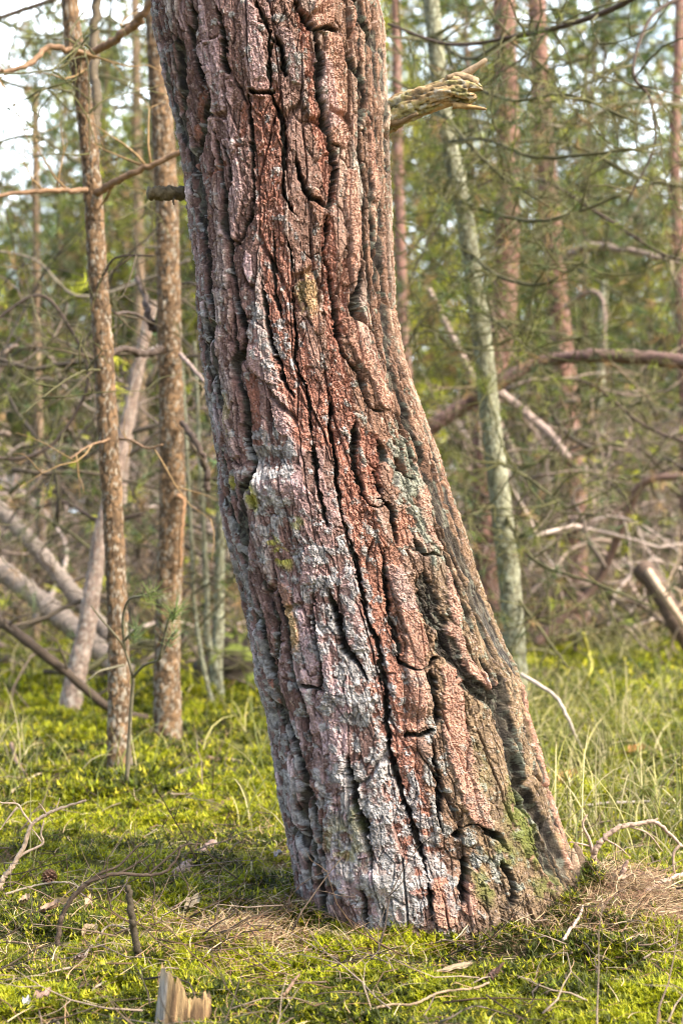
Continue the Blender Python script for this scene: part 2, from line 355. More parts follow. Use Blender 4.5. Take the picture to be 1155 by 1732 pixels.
def edge_cracks():
    # the long narrow cracks that run down both flanks
    out = []; rg = np.random.default_rng(55)
    for tab, sg in ((LE, 1), (RE, -1)):
        tb = np.array(tab, float)
        for off in (9, 19, 33, 50) if sg < 0 else (8, 18, 30, 62):
            y = rg.uniform(-40, 60)
            while y < 1500:
                L = rg.uniform(110, 330); ys = np.arange(y, min(1520, y + L), 26.)
                if len(ys) > 3:
                    o = off + rg.uniform(-3, 3) + np.cumsum(rg.normal(size=len(ys))) * 1.3
                    out.append(((0, 0, 1), rg.uniform(4, 7.5) * (1.35 if sg < 0 else 1.1), rg.uniform(.010, .016), [(float(np.interp(a, tb[:, 0], tb[:, 1]) + sg * max(5, b)), float(a)) for a, b in zip(ys, o)]))
                y += L + rg.uniform(10, 70)
    return out
def build_old_pine():
    thF = np.linspace(-1.75, 1.75, 640); thB = np.linspace(1.75, 2 * np.pi - 1.75, 92)[1:-1]
    th = np.concatenate([thF, thB]); K = len(th)
    zr = np.concatenate([np.arange(-0.12, 2.02, 0.0013), np.linspace(2.02, 3.3, 160)[1:]]); N = len(zr)
    cx, r = trunk_cr(zr)
    thw = np.where(th > np.pi, th - 2 * np.pi, th)
    S0 = np.broadcast_to(thw * 0.2, (N, K)); T0 = np.broadcast_to(zr[:, None], (N, K))
    S = S0 + 0.0055 * (fbm(S0 * 30, T0 * 14, 1, 4) - .5) * 2; T = T0 + 0.012 * (fbm(S0 * 30, T0 * 30, 2, 4) - .5) * 2
    Sd = S + 0.0035 * (fbm(S0 * 110, T0 * 80, 3, 2) - .5) * 2 + 0.0022 * (fbm(S0 * 380, T0 * 260, 4, 2) - .5) * 2 * sst(.4, .85, np.cos(thw))[None]
    flank = (0.45 + 0.55 * sst(0.1, 0.85, np.cos(thw)))[None] * np.ones((N, 1))
    H = np.zeros((N, K))
    # hand-traced fissures
    D = np.full((N, K), 0.12); carve = np.zeros((N, K))
    for (ox, oy, sc), w, dep, pts in FIS + edge_cracks():
        if w >= 20: dep = .009
        q = [to_surf(ox + x / sc, oy + y / sc) for x, y in pts]
        q = spline(q, max(3, len(q) * 4))
        sl, d = seg_dist(Sd, T, zr, q, 0.06)
        hw = w / F * 2.95 * 0.5 * 1.05; dep = dep * 1.35
        za, zb = q[:, 1].min(), q[:, 1].max(); te = np.clip(np.minimum(T0[sl] - za, zb - T0[sl]) / max(.02, .22 * (zb - za)) + .28, .28, 1) if zb - za > .03 else 1.0
        fz = sst(.62, .94, np.cos(S0[sl] / .2))
        wv = hw * te * ((0.35 + 0.85 * vn(T0[sl] * 42, S0[sl] * 20, 33) + .45 * vn(T0[sl] * 190, S0[sl] * 60, 34)) * fz + (1 - fz) * (.55 + .8 * vn(T0[sl] * 11, S0[sl] * 8, 36))) / np.clip(np.cos(S0[sl] / 0.2), 0.6, 1)
        carve[sl] = np.maximum(carve[sl], dep * te ** .5 * (1 - sst(0.6, 1.1, d / wv)))
        D[sl] = np.minimum(D[sl], np.maximum(d - wv, 0))
    # natural plates between them
    Sk = S - 0.06 * T
    f1, f2, idL = voro(Sk / 0.044 + 7, T / 0.30 + 3, 11)
    eL = f2 - f1
    f1, f2, idM = voro(Sk / 0.017 + 2, T / 0.080 + 9, 21)
    eM = f2 - f1
    Sf = S + 0.004 * (fbm(S0 * 130, T0 * 90, 41, 3) - .5) * 2; Tf = T + 0.006 * (fbm(S0 * 110, T0 * 80, 42, 3) - .5) * 2
    f1, f2, idS = voro(Sf / 0.0085 + 5, Tf / 0.0135 + 1, 31)
    eS = f2 - f1
    f1b, f2b, idT = voro(Sf / 0.0042 + 1.5, Tf / 0.006 + 2, 35)
    rz = fbm(Sk * 18, T * 5, 51, 3)             # where it is crumbly rather than plated
    W_ = {}
    for key, lst in STRIP.items():
        m = np.zeros((N, K))
        for pts, w in lst:
            q = [to_surf(x, y) for x, y in pts]; hw = w / F * 2.95
            sl, d = seg_dist(Sd, T, zr, spline(q, len(q) * 3) if len(q) > 2 else q, hw * 2 + 0.01)
            m[sl] = np.maximum(m[sl], 1 - sst(0.85, 1.08, d / hw))
        W_[key] = m
    def blobs(lst, soft):
        m = np.zeros((N, K))
        for x, y, rx, ry, a in lst:
            s, t = to_surf(x, y); k = 2.95 / F
            d = np.hypot((S - s) / (rx * k), (T - t) / (ry * k)); m = np.maximum(m, a * (1 - sst(1 - soft, 1 + soft, d)))
        return m
    red, peach, plate = W_['red'], W_['peach'], W_['plate']
    smooth = np.clip(peach + 0.8 * plate, 0, 1)
    crumb = np.clip(sst(0.42, 0.62, rz) * (1 - smooth) + 0.6 * red * (1 - smooth), 0, 1)
    front = 1.0
    H += 0.0022 * (1 - np.exp(-D / 0.004))
    H += 0.0030 * sst(0.0, 0.08, eL) + 0.007 * (idL - .5) - 0.005
    H -= 0.010 * (1 - sst(0.02, 0.06, eL)) * sst(.4, .5, vn(S * 25, T * 9, 77))
    st = fbm(S * 210, T * 26, 78, 3); H -= 0.006 * (1 - sst(.0, .028, np.abs(st - .5))) * sst(.35, .6, fbm(S * 30, T * 14, 79, 2)) * (1 - .8 * smooth)
    H += (0.0040 * (idM - .5) - 0.0050 * (1 - sst(0.01, 0.10, eM)) * sst(.25, .5, vn(S * 60, T * 20, 80))) * (1 - 0.75 * smooth)
    H += 0.0060 * smooth
    H += (idS - .5) * (0.0026 + 0.0016 * crumb) * (1 - .55 * peach) - 0.0009 * (1 - sst(0, 0.22, eS))
    H += (idT - .5) * (0.0008 + 0.0017 * crumb)
    H += 0.0034 * (fbm(S * 260, T * 150, 61, 4) - .5) * (0.25 + 1.0 * crumb)
    H += 0.006 * (fbm(S0 * 9, T0 * 5, 63, 3) - .5)
    H = H * (0.75 + 0.25 * flank)
    H -= 0.005 * red
    # curling flake edges: terraces
    tn = fbm(Sf * 70, Tf * 45, 71, 3) * 9; fr = tn - np.floor(tn)
    H += 0.0024 * (fr ** 3) * (0.4 + 0.9 * smooth + 0.4 * red)
    # hollows: knot near the base, burl half way up
    def bump(x, y, rx, ry, h):
        s, t = to_surf(x, y); k = 2.95 / F
        return h * np.exp(-(((S0 - s) / (rx * k)) ** 2 + ((T0 - t) / (ry * k)) ** 2))
    H += bump(770, 1460, 35, 45, -0.018) + bump(460, 820, 60, 30, 0.016) + bump(648, 190, 26, 34, 0.014) + bump(322, 326, 16, 18, 0.010) + bump(445, 775, 40, 14, -0.014) + bump(720, 935, 25, 22, 0.014) + bump(628, 600, 30, 60, 0.010)
    H += bump(580, 1500, 20, 60, 0.008) + bump(640, 1490, 35, 25, 0.012) + bump(710, 1215, 25, 16, -0.010) + bump(875, 1120, 18, 20, .01)
    lich = blobs(LICH, 0.55)
    lf = fbm(S0 * 85 + 3, T0 * 55, 81, 5)
    edge_l = np.clip(1 - (thw[None] + 1.5) / 0.75, 0, 1) * 0.6
    lm = np.clip(np.maximum(lich, np.maximum(edge_l, 0.10)), 0, 1)
    lthr = 0.69 - 0.30 * lm
    lf = lf * .80 + .20 * fbm(S0 * 420, T0 * 360, 84, 3)
    lmask = sst(lthr, lthr + 0.05, lf) * (1 - 0.5 * peach) * (1 - sst(.004, .014, carve))
    H += lmask * 0.0016 + lmask * (vn(S0 * 700, T0 * 600, 83) - .5) * 0.0016
    fzg = (1 - sst(.62, .92, np.cos(thw)))[None]
    def blurT(a, n):
        c = np.cumsum(np.vstack([np.repeat(a[:1], n + 1, 0), a, np.repeat(a[-1:], n, 0)]), 0); return (c[2 * n + 1:] - c[:-2 * n - 1]) / (2 * n + 1)
    carve = carve * (1 - fzg) + blurT(blurT(carve, 5), 5) * fzg
    steep = np.clip(np.abs(np.gradient(blurT(H, 1), axis=1)) / .0022, 0, 1)
    H = H * (1 - fzg * steep * .7) + blurT(blurT(H, 2), 2) * fzg * steep * .7
    H -= np.minimum(carve, 0.032) * flank
    fib = fbm(S * 280, T * 34, 141, 4); H += (0.0050 * fzg + .003 * sst(.003, .01, carve)) * (fib - .5)
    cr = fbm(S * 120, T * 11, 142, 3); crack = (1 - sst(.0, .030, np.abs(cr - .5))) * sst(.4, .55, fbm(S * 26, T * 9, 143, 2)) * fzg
    H -= .0045 * crack
    for it in range(4):
        Hb = H.copy(); Hb[1:-1] = (H[:-2] + 2 * H[1:-1] + H[2:]) / 4; Hc = Hb.copy(); Hc[:, 1:-1] = (Hb[:, :-2] + 2 * Hb[:, 1:-1] + Hb[:, 2:]) / 4
        wgt = sst(.004, .012, np.abs(np.gradient(H, axis=1))) ; wgt = (wgt if it == 0 else 0 * wgt); wgt = np.maximum(wgt, (1 - sst(.25, .72, np.cos(thw))[None]) * sst(.0005, .003, carve)); H = H * (1 - wgt) + Hc * wgt
    HH = np.clip(H, -0.048, 0.05)
    # albedo, with fissure shade and side light painted in
    rel = S0 / 0.2
    tone = sst(-0.6, 0.9, rel + 0.5 * (fbm(S0 * 10, T0 * 4, 91, 3) - .5))
    outer = mix((0.50, 0.335, 0.365), (0.44, 0.275, 0.215), tone)  # cool skylight left and warm sun right, put into the bark colour
    skylit_l = np.clip((-rel - .25) / .7, 0, 1) * (.55 + .45 * idL); outer = mix(outer, np.array((0.56, 0.49, 0.53)), skylit_l)  # left side paled to silver in the albedo, standing for skylight
    outer = mix(outer, np.array((0.50, 0.38, 0.28)), np.clip((rel - .72) / .35, 0, 1) * .8)  # right rim coloured paler to stand for sunlight on it
    outer = mix(outer, np.array((0.31, 0.245, 0.18)), sst(.5, .95, idM) * tone * .6)
    outer = mix(outer, np.array((0.22, 0.145, 0.10)), sst(.55, .95, 1 - idM) * .6)
    inner = mix((0.22, 0.125, 0.11), (0.22, 0.12, 0.075), tone)
    layer = sst(-0.004, 0.011, H + carve + 0.004 * (idM - .5) - 0.003 * crumb)
    outer = mix(outer, np.array((0.175, 0.115, 0.085)), (idL < .2) * .7); outer = mix(outer, np.array((0.31, 0.285, 0.25)), (idL > .84) * .65)
    outer = mix(outer, np.array((0.30, 0.17, 0.12)), ((idL > .45) & (idL < .58)) * .6)
    col = mix(inner, outer, layer)
    col = col * (1 - .45 * (1 - sst(.0, .09, eM)) * (1 - smooth))[..., None]
    col = mix(col, np.array((0.34, 0.145, 0.10)), np.clip(red * (0.65 + 0.35 * idS), 0, 1) * 0.85)
    col = mix(col, np.array((0.40, 0.215, 0.15)), peach * 0.8)
    col = mix(col, np.array((0.40, 0.27, 0.26)), plate * 0.6)
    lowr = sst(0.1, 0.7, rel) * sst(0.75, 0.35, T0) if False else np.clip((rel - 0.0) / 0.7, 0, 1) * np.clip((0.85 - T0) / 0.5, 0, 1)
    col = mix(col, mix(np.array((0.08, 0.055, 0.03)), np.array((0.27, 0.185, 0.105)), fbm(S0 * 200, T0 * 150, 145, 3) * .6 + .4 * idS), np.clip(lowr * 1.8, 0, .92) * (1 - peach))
    ptone = (0.82 + 0.36 * idM) * (0.84 + 0.32 * idS)
    col = col * ptone[..., None]
    flake = (vn(S0 * 400, T0 * 300, 95) > 0.74) & (idT > 0.5)
    col = mix(col, np.array((0.52, 0.39, 0.34)), flake * 0.5)
    col = col * (1 + fzg * 1.3 * (fib - .5) + .5 * (fbm(S * 420, T * 60, 147, 2) - .5))[..., None]
    old = mix(np.array((0.014, 0.011, 0.009)), np.array((0.085, 0.07, 0.05)), sst(.40, .72, fib))  # dark furrow bark, blackened further to paint the shade inside the fissures
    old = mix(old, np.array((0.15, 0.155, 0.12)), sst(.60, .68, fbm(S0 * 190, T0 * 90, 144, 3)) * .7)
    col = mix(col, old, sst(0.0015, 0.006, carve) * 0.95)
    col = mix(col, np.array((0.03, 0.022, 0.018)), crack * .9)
    greyish = vn(S0 * 200, T0 * 160, 97)[..., None]
    lcol = np.array((0.43, 0.42, 0.42)) * (0.25 + 1.2 * greyish)
    lcol = mix(lcol, np.array((0.20, 0.225, 0.155)), np.clip(rel / 0.7, 0, 1) * 0.8)
    col = mix(col, lcol, lmask * 0.82)
    yl = blobs(YEL, 0.4) * sst(0.36, 0.50, fbm(S0 * 60, T0 * 60, 85, 4))
    col = mix(col, np.array((0.48, 0.45, 0.09)), yl * 0.85)
    mo = blobs(MOS, 0.5) * sst(0.38, 0.52, fbm(S0 * 70, T0 * 60, 87, 4))
    col = mix(col, np.array((0.12, 0.14, 0.02)), mo * 0.9)
    HH += mo * 0.004
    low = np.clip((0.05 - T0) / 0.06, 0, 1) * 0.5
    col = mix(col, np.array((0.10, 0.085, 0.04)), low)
    # positions
    R = r[:, None] * (1 + 0.05 * np.clip(0.25 - zr, 0, 1)[:, None] * np.cos(3 * thw + .6)[None]) + HH
    X = cx[:, None] + R * np.sin(thw)[None]; Y = YC - R * np.cos(thw)[None]
    v = np.stack([X, Y, T0], -1).reshape(-1, 3)
    i = np.arange(N - 1)[:, None] * K; j = np.arange(K)[None]; j2 = (j + 1) % K
    q = np.stack([i + j, i + j2, i + K + j2, i + K + j], -1).reshape(-1, 4)
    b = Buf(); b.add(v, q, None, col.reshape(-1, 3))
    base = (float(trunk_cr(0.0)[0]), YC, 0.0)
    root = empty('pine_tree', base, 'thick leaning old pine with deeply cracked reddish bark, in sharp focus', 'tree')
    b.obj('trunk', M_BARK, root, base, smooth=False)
    return root, base

def broken_branch(root, base):
    # snapped limb on the right side
    b = Buf()
    p = spline([P(640, 205, 3.13), P(672, 186, 3.10), P(715, 170, 3.08), P(765, 155, 3.06), P(806, 158, 3.05)], 130)
    k = 56; T, U, V = frames(p); th = np.linspace(0, 2 * np.pi, k, endpoint=False)
    t = np.linspace(0, 1, 130); r = np.interp(t, [0, .3, .6, .85, .95, 1], [.031, .028, .025, .026, .024, .014])
    A, TH = np.meshgrid(t, th, indexing='ij')
    cxn = np.cos(TH) * 1.2; sxn = np.sin(TH) * 1.2
    g = fbm(A * 5 + cxn * 2.5 + 9, sxn * 3 + A * 2, 5, 4); e = fbm(A * 9, TH * 3.2, 6, 4)
    gro = np.abs(fbm(A * 3, TH * 2.5, 8, 3) - .5)
    R = r[:, None] * (1 + 0.55 * (g - .5) + 0.18 * (e - .5)) - 0.006 * (1 - sst(0, .06, gro))
    vv = p[:, None] + R[..., None] * (np.cos(TH)[..., None] * U[:, None] + np.sin(TH)[..., None] * V[:, None])
    jag = (vn(TH * 4, TH * 0, 12) - .5) * 0.035 * sst(0.9, 1.0, A)
    vv = vv + T[:, None] * jag[..., None]
    ii = np.arange(129)[:, None] * k; j = np.arange(k)[None]; j2 = (j + 1) % k
    q = np.stack([ii + j, ii + j2, ii + k + j2, ii + k + j], -1).reshape(-1, 4)
    up = vv[..., 2] - p[:, None, 2]
    col = mix((0.24, 0.215, 0.09), (0.36, 0.25, 0.13), sst(.42, .62, fbm(A * 6, TH * 2, 14, 4)))
    col = mix(col, np.array((0.05, 0.04, 0.03)), (1 - sst(0, .05, gro)) * .8)
    col = mix(col, np.array((0.42, 0.42, 0.38)), sst(.62, .7, fbm(A * 22, TH * 4, 15, 4)) * .6)
    b.add(vv.reshape(-1, 3), q, None, col.reshape(-1, 3))
    cap = np.vstack([vv[-1], p[-1:] - T[-1:] * .012]); b.add(cap, None, np.stack([np.full(k, k), np.arange(k), (np.arange(k) + 1) % k], -1), (0.28, 0.2, 0.11))
    br = b.obj('branch', M_WOOD, root, P(650, 200, 3.12)); br['label'] = 'thick snapped limb with greenish flaking wood'
    for pts, w, kk, c, rg in (([(778,135,3.06),(795,120,3.05),(822,101,3.04)], (.012,.004), 9, (0.30,0.22,0.14), .12), ([(755,132,3.05),(775,128,3.05),(806,140,3.04)], (.005,.010), 7, (0.24,0.17,0.10), .2),
            ([(765,178,3.05),(800,181,3.05),(822,185,3.04)], (.007,.002), 6, (0.30,0.2,0.09), .2), ([(655,209,3.09),(680,205,3.08),(706,192,3.06)], (.008,.003), 6, (0.16,0.11,0.06), .25)):
        s = Buf(); tube(s, spline([P(*a) for a in pts], 10), np.linspace(w[0], w[1], 10), kk, c, rg)
        o = s.obj('splinter', M_WOOD, None, P(*pts[0])); o.parent = br; o.location = P(*pts[0]) - P(650, 200, 3.12)
    s2 = Buf()
    pp = spline([P(330, 326, 3.16), P(290, 327, 3.12), P(252, 327, 3.10)], 26)
    tube(s2, pp, np.linspace(.0120, .0125, 26) * (1 + .5 * (fbm(np.arange(26) * .4, np.zeros(26), 3) - .5)), 16, (0.12, 0.095, 0.055), .24)
    tube(s2, spline([P(296, 335, 3.11), P(293, 340, 3.11), P(295, 346, 3.11)], 5), .002, 5, (0.12, .09, .06))
    o = s2.obj('branch', M_WOOD, root, P(325, 326, 3.16)); o['label'] = 'short blunt dead stub'
    # bark tongue peeling off the right foot
    s3 = Buf()
    tube(s3, spline([P(972, 1425, 3.08), P(981, 1460, 3.06), P(990, 1505, 3.04)], 14), np.interp(np.linspace(0, 1, 14), [0, .3, 1], [.003, .010, .018]), 9, (0.17, 0.115, 0.07), .2, flat=.4)
    tube(s3, spline([P(968, 1435, 3.07), P(974, 1470, 3.05), P(980, 1510, 3.03)], 14), np.interp(np.linspace(0, 1, 14), [0, .3, 1], [.003, .008, .014]), 9, (0.34, 0.24, 0.16), .2, flat=.35)
    s3.obj('bark_flap', M_BARK, root, P(980, 1500, 3.05))

# ------------------------------------------------------------------ ground
def gz(x, y):
    x = np.asarray(x, float); y = np.asarray(y, float)
    z = 0.05 * (fbm(x * 1.3 + 5, y * 1.3, 101, 3) - .5) + 0.035 * (fbm(x * 5, y * 5, 102, 3) - .5)
    z = z + 0.045 * (fbm(x * 11, y * 11, 103, 2) - .5)
    z = z + 0.06 * np.exp(-(((x - .50) / .26) ** 2 + ((y - 3.08) / .30) ** 2)) + 0.012 * np.exp(-(((x - .05) / .45) ** 2 + ((y - 3.0) / .35) ** 2))
    z = z + 0.20 * (fbm(x * .25, y * .25, 104, 3) - .5) * np.clip((y - 5) / 8, 0, 1)
    z = z + 0.35 * np.exp(-(((x - 1.7) / 1.1) ** 2 + ((y - 12.3) / .9) ** 2)) * 0.5
    return z
def build_ground():
    def grid(xs, ys, dz, colf):
        X, Y = np.meshgrid(xs, ys); Z = gz(X, Y) + dz
        n, m = X.shape; i = np.arange(n - 1)[:, None] * m; j = np.arange(m - 1)[None]
        q = np.stack([i + j, i + j + 1, i + m + j + 1, i + m + j], -1).reshape(-1, 4)
        return np.stack([X, Y, Z], -1).reshape(-1, 3), q, colf(X, Y).reshape(-1, 3)
    def cf(X, Y):
        n = fbm(X * 6, Y * 6, 111, 4); far = np.clip((Y - 11.5) / 5, 0, 1)
        c = mix((0.085, 0.085, 0.02), (0.10, 0.07, 0.035), sst(.45, .6, n))
        return mix(c, mix((0.20, 0.14, 0.085), (0.13, 0.12, 0.04), sst(.4, .6, fbm(X * .7, Y * .7, 112, 3))), far)
    xs = np.concatenate([np.linspace(-250, -12, 16), np.linspace(-11, -2.3, 50), np.linspace(-2.2, 2.2, 260), np.linspace(2.3, 11, 50), np.linspace(12, 250, 16)])
    ys = np.concatenate([np.linspace(-60, 1.2, 20), np.linspace(1.3, 6, 280), np.linspace(6.1, 18, 100), np.linspace(19, 60, 30), np.linspace(70, 400, 12)])
    b = Buf(); b.add(*[(a) for a in grid(xs, ys, 0, cf)][:2], None, grid(xs, ys, 0, cf)[2])
    o = b.obj('ground', M_SOIL); tag(o, 'mossy forest floor under the pines', 'ground', kind='structure')

MOSSC = np.array([(0.20, 0.235, 0.003), (0.33, 0.345, 0.006), (0.10, 0.135, 0.003), (0.50, 0.45, 0.03), (0.035, 0.046, 0.003)])
def in_trunk(x, y):
    c, r = trunk_cr(0.02); return np.hypot((x - c) / (r + .005), (y - YC) / (r + .005)) < 1
def build_moss():
    b = Buf()
    def scatter(n, x0, x1, y0, y1, size, leaves, wmul=1.0):
        y = y0 + (y1 - y0) * RNG.random(n); hw = 0.235 * y + 0.25
        x = (RNG.random(n) * 2 - 1) * hw
        keep = ~in_trunk(x, y)
        # needle-littered patches carry little moss
        lit = np.exp(-(((x - .56) / .20) ** 2 + ((y - 3.02) / .22) ** 2)) + 0.8 * np.exp(-(((x + .17) / .13) ** 2 + ((y - 2.98) / .13) ** 2))
        keep &= RNG.random(n) > lit * 1.1
        bare = fbm(x * 2.2, y * 1.6, 121, 3)
        keep &= ~((bare > .56) & (y > 3.5) & (RNG.random(n) < .55))
        keep &= ~((fbm(x * 8 + 3, y * 8, 127, 3) < .40) & (RNG.random(n) < .7))
        x, y = x[keep], y[keep]; n = len(x); z = gz(x, y)
        if y1 == 3.1:
            m = 1500; a = -math.pi / 2 + (RNG.random(m) - .5) * 2.9; cc, rr = trunk_cr(0.02); ro = rr + .012 + .035 * RNG.random(m) ** 2 - .008
            up = .022 * RNG.random(m) ** 2 * (vn(a * 7, a * 0, 5) > .42) ; kk = vn(a * 5, a * 0 + 2, 8) > .25
            x = np.concatenate([x, (cc + ro * np.cos(a))[kk]]); y = np.concatenate([y, (YC + ro * np.sin(a))[kk]]); n = len(x)
            z = gz(x, y); z[-kk.sum():] += up[kk]
        cush = fbm(x * 9, y * 9, 122, 3); hgt = size * (0.4 + 1.6 * cush)
        tone = sst(.38, .66, fbm(x * 3.3, y * 3.3, 123, 3) * .6 + fbm(x * 22, y * 22, 124, 2) * .4)
        c0 = mix(MOSSC[4], MOSSC[1], tone); c0 = np.where((RNG.random(n) < .35)[:, None], MOSSC[RNG.integers(0, 5, n)], c0)
        a = RNG.random((n, leaves)) * 2 * np.pi; el = -0.1 + 1.15 * RNG.random((n, leaves))
        lean = RNG.normal(size=(n, 2)) * .5
        L = size * (0.6 + .7 * RNG.random((n, leaves)))
        lv = RNG.random((n, leaves))                      # height up the stem
        bx = x[:, None] + lean[:, :1] * hgt[:, None] * lv; by = y[:, None] + lean[:, 1:] * hgt[:, None] * lv; bz = z[:, None] + hgt[:, None] * lv
        dx = np.cos(a) * np.cos(el); dy = np.sin(a) * np.cos(el); dz = np.sin(el)
        w = size * 0.15 * wmul
        v0 = np.stack([bx - np.sin(a) * w, by + np.cos(a) * w, bz], -1); v1 = np.stack([bx + np.sin(a) * w, by - np.cos(a) * w, bz], -1)
        v2 = np.stack([bx + dx * L, by + dy * L, bz + dz * L], -1)
        v = np.stack([v0, v1, v2], 2).reshape(-1, 3)
        c = c0[:, None, None] * (0.8 + 0.4 * RNG.random((n, leaves, 1, 1))) * np.ones((1, 1, 3, 1))
        b.add(v, None, np.arange(len(v)).reshape(-1, 3), c.reshape(-1, 3))
    scatter(62000, 0, 0, 2.0, 3.1, 0.0120, 9)
    scatter(42000, 0, 0, 3.0, 4.3, 0.0140, 8)
    scatter(30000, 0, 0, 4.2, 6.5, 0.023, 8)
    scatter(30000, 0, 0, 6.4, 13.5, 0.034, 6, 1.3)
    o = b.obj('moss', M_MOSS); tag(o, 'bright yellow-green moss cushions covering the ground', 'moss', kind='stuff')

def ribbons(buf, p0, az, L, el0, bend, w, cols, n=5):
    """many blades at once"""
    m = len(p0); t = np.linspace(0, 1, n)
    el = el0[:, None] - bend[:, None] * t[None]
    st = (L / (n - 1))[:, None]
    hx = np.concatenate([np.zeros((m, 1)), np.cumsum(np.cos(el[:, :-1]) * st, 1)], 1); hz = np.concatenate([np.zeros((m, 1)), np.cumsum(np.sin(el[:, :-1]) * st, 1)], 1)
    az2 = az[:, None] + (RNG.random((m, 1)) - .5) * 1.2 * t[None]
    x = p0[:, :1] + hx * np.cos(az2); y = p0[:, 1:2] + hx * np.sin(az2); z = p0[:, 2:3] + hz
    sa = az[:, None] + np.pi / 2 + (RNG.random((m, 1)) - .5) * 2
    ww = w[:, None] * (1 - 0.85 * t[None] ** 2) / 2
    a = np.stack([x - np.cos(sa) * ww, y - np.sin(sa) * ww, z], -1); c = np.stack([x + np.cos(sa) * ww, y + np.sin(sa) * ww, z + ww * .6], -1)
    v = np.stack([a, c], 2).reshape(-1, 3)
    base = np.arange(m)[:, None] * n * 2; k = np.arange(n - 1)[None] * 2
    q = np.stack([base + k, base + k + 1, base + k + 3, base + k + 2], -1).reshape(-1, 4)
    cc = np.repeat(cols, n * 2, 0)
    buf.add(v, q, None, cc)
def pts_ground(n, y0, y1, marg=.25):
    y = y0 + (y1 - y0) * RNG.random(n); x = (RNG.random(n) * 2 - 1) * (0.235 * y + marg)
    return x, y
def build_grass():
    b = Buf()
    x, y = pts_ground(26000, 3.3, 13)
    den = sst(.35, .6, fbm(x * 1.4 + 3, y * 1.1, 131, 3)) * np.where(x > 0.3, 1.25, .7) * np.where(y < 3.6, .25, 1)
    k = (RNG.random(len(x)) < den) & ~in_trunk(x, y); x, y = x[k], y[k]; n = len(x)
    cols = np.array([(0.12, 0.135, 0.025), (0.18, 0.18, 0.03), (0.46, 0.40, 0.22), (0.13, 0.15, 0.03), (0.34, 0.31, 0.12)])[RNG.integers(0, 5, n)] * (.7 + .6 * RNG.random((n, 1)))
    ribbons(b, np.stack([x, y, gz(x, y)], -1), RNG.random(n) * 6.28, .08 + .24 * RNG.random(n) ** 1.5, 1.1 + .5 * RNG.random(n), .3 + 2.2 * RNG.random(n), .0018 + .0016 * RNG.random(n) + .0003 * y, cols, 7)
    o = b.obj('grass', M_MOSS); tag(o, 'thin arching grass blades growing through the moss', 'grass', kind='stuff')
def build_litter():
    tw = Buf(); TWMIN[0] = .0009
    for _ in range(520):
        y = 2.1 + 3.2 * RNG.random(); x = (RNG.random() * 2 - 1) * (.22 * y + .2)
        if _ % 3 == 0: x = -.15 + RNG.normal() * .35; y = 2.8 + RNG.normal() * .25
        if in_trunk(x, y): continue
        grow(tw, (x, y, float(gz(x, y)) + .012 + .02 * RNG.random()), (RNG.normal(), RNG.normal(), .35 * RNG.random()), .08 + .16 * RNG.random(), .0012 + .001 * RNG.random(), 1, [], np.array([(0.05, .036, .026), (0.12, .085, .06), (0.22, .17, .13), (0.09, .055, .03)])[RNG.integers(0, 4)], .35, RNG.normal(), 2, 4, .4)
    TWMIN[0] = .0020
    tag(tw.obj('twig_litter', M_WOOD), 'fine broken twiglets strewn through the moss', 'twig litter', kind='stuff')
    b = Buf()
    def sc(n, cx, cy, sx, sy, hup=.012, uni=None):
        if uni: x, y = pts_ground(n, *uni)
        else: x = cx + RNG.normal(size=n) * sx; y = cy + RNG.normal(size=n) * sy
        k = ~in_trunk(x, y); x, y = x[k], y[k]; n = len(x)
        cols = np.array([(0.25, 0.16, 0.085), (0.34, 0.24, 0.13), (0.18, 0.10, 0.055), (0.46, 0.37, 0.22), (0.14, 0.07, 0.04)])[RNG.integers(0, 5, n)] * (.7 + .6 * RNG.random((n, 1)))
        z = gz(x, y) + .004 + hup * RNG.random(n)
        ribbons(b, np.stack([x, y, z], -1), RNG.random(n) * 6.28, .03 + .035 * RNG.random(n), RNG.normal(size=n) * .28 + .12, RNG.random(n) * .5, .0013 + .0006 * RNG.random(n), cols, 4)
    sc(4200, .50, 2.97, .13, .11, .02); sc(1500, .62, 2.9, .10, .15, .015)
    sc(1700, -.15, 2.93, .075, .075, .022); sc(700, .15, 2.86, .22, .05); sc(500, -.05, 2.72, .3, .1)
    sc(3200, 0, 0, 0, 0, .026, (2.0, 3.8)); sc(4000, 0, 0, 0, 0, .03, (3.6, 6.5)); sc(800, -.42, 2.75, .22, .16, .02); sc(500, -.22, 2.85, .12, .10, .02); sc(900, -.2, 3.5, .2, .2, .03); sc(2600, .85, 4.7, .28, .35, .03)
    o = b.obj('needle_litter', M_STRAW); tag(o, 'dry straw-coloured pine needles lying round the trunk foot', 'needle litter', kind='stuff')

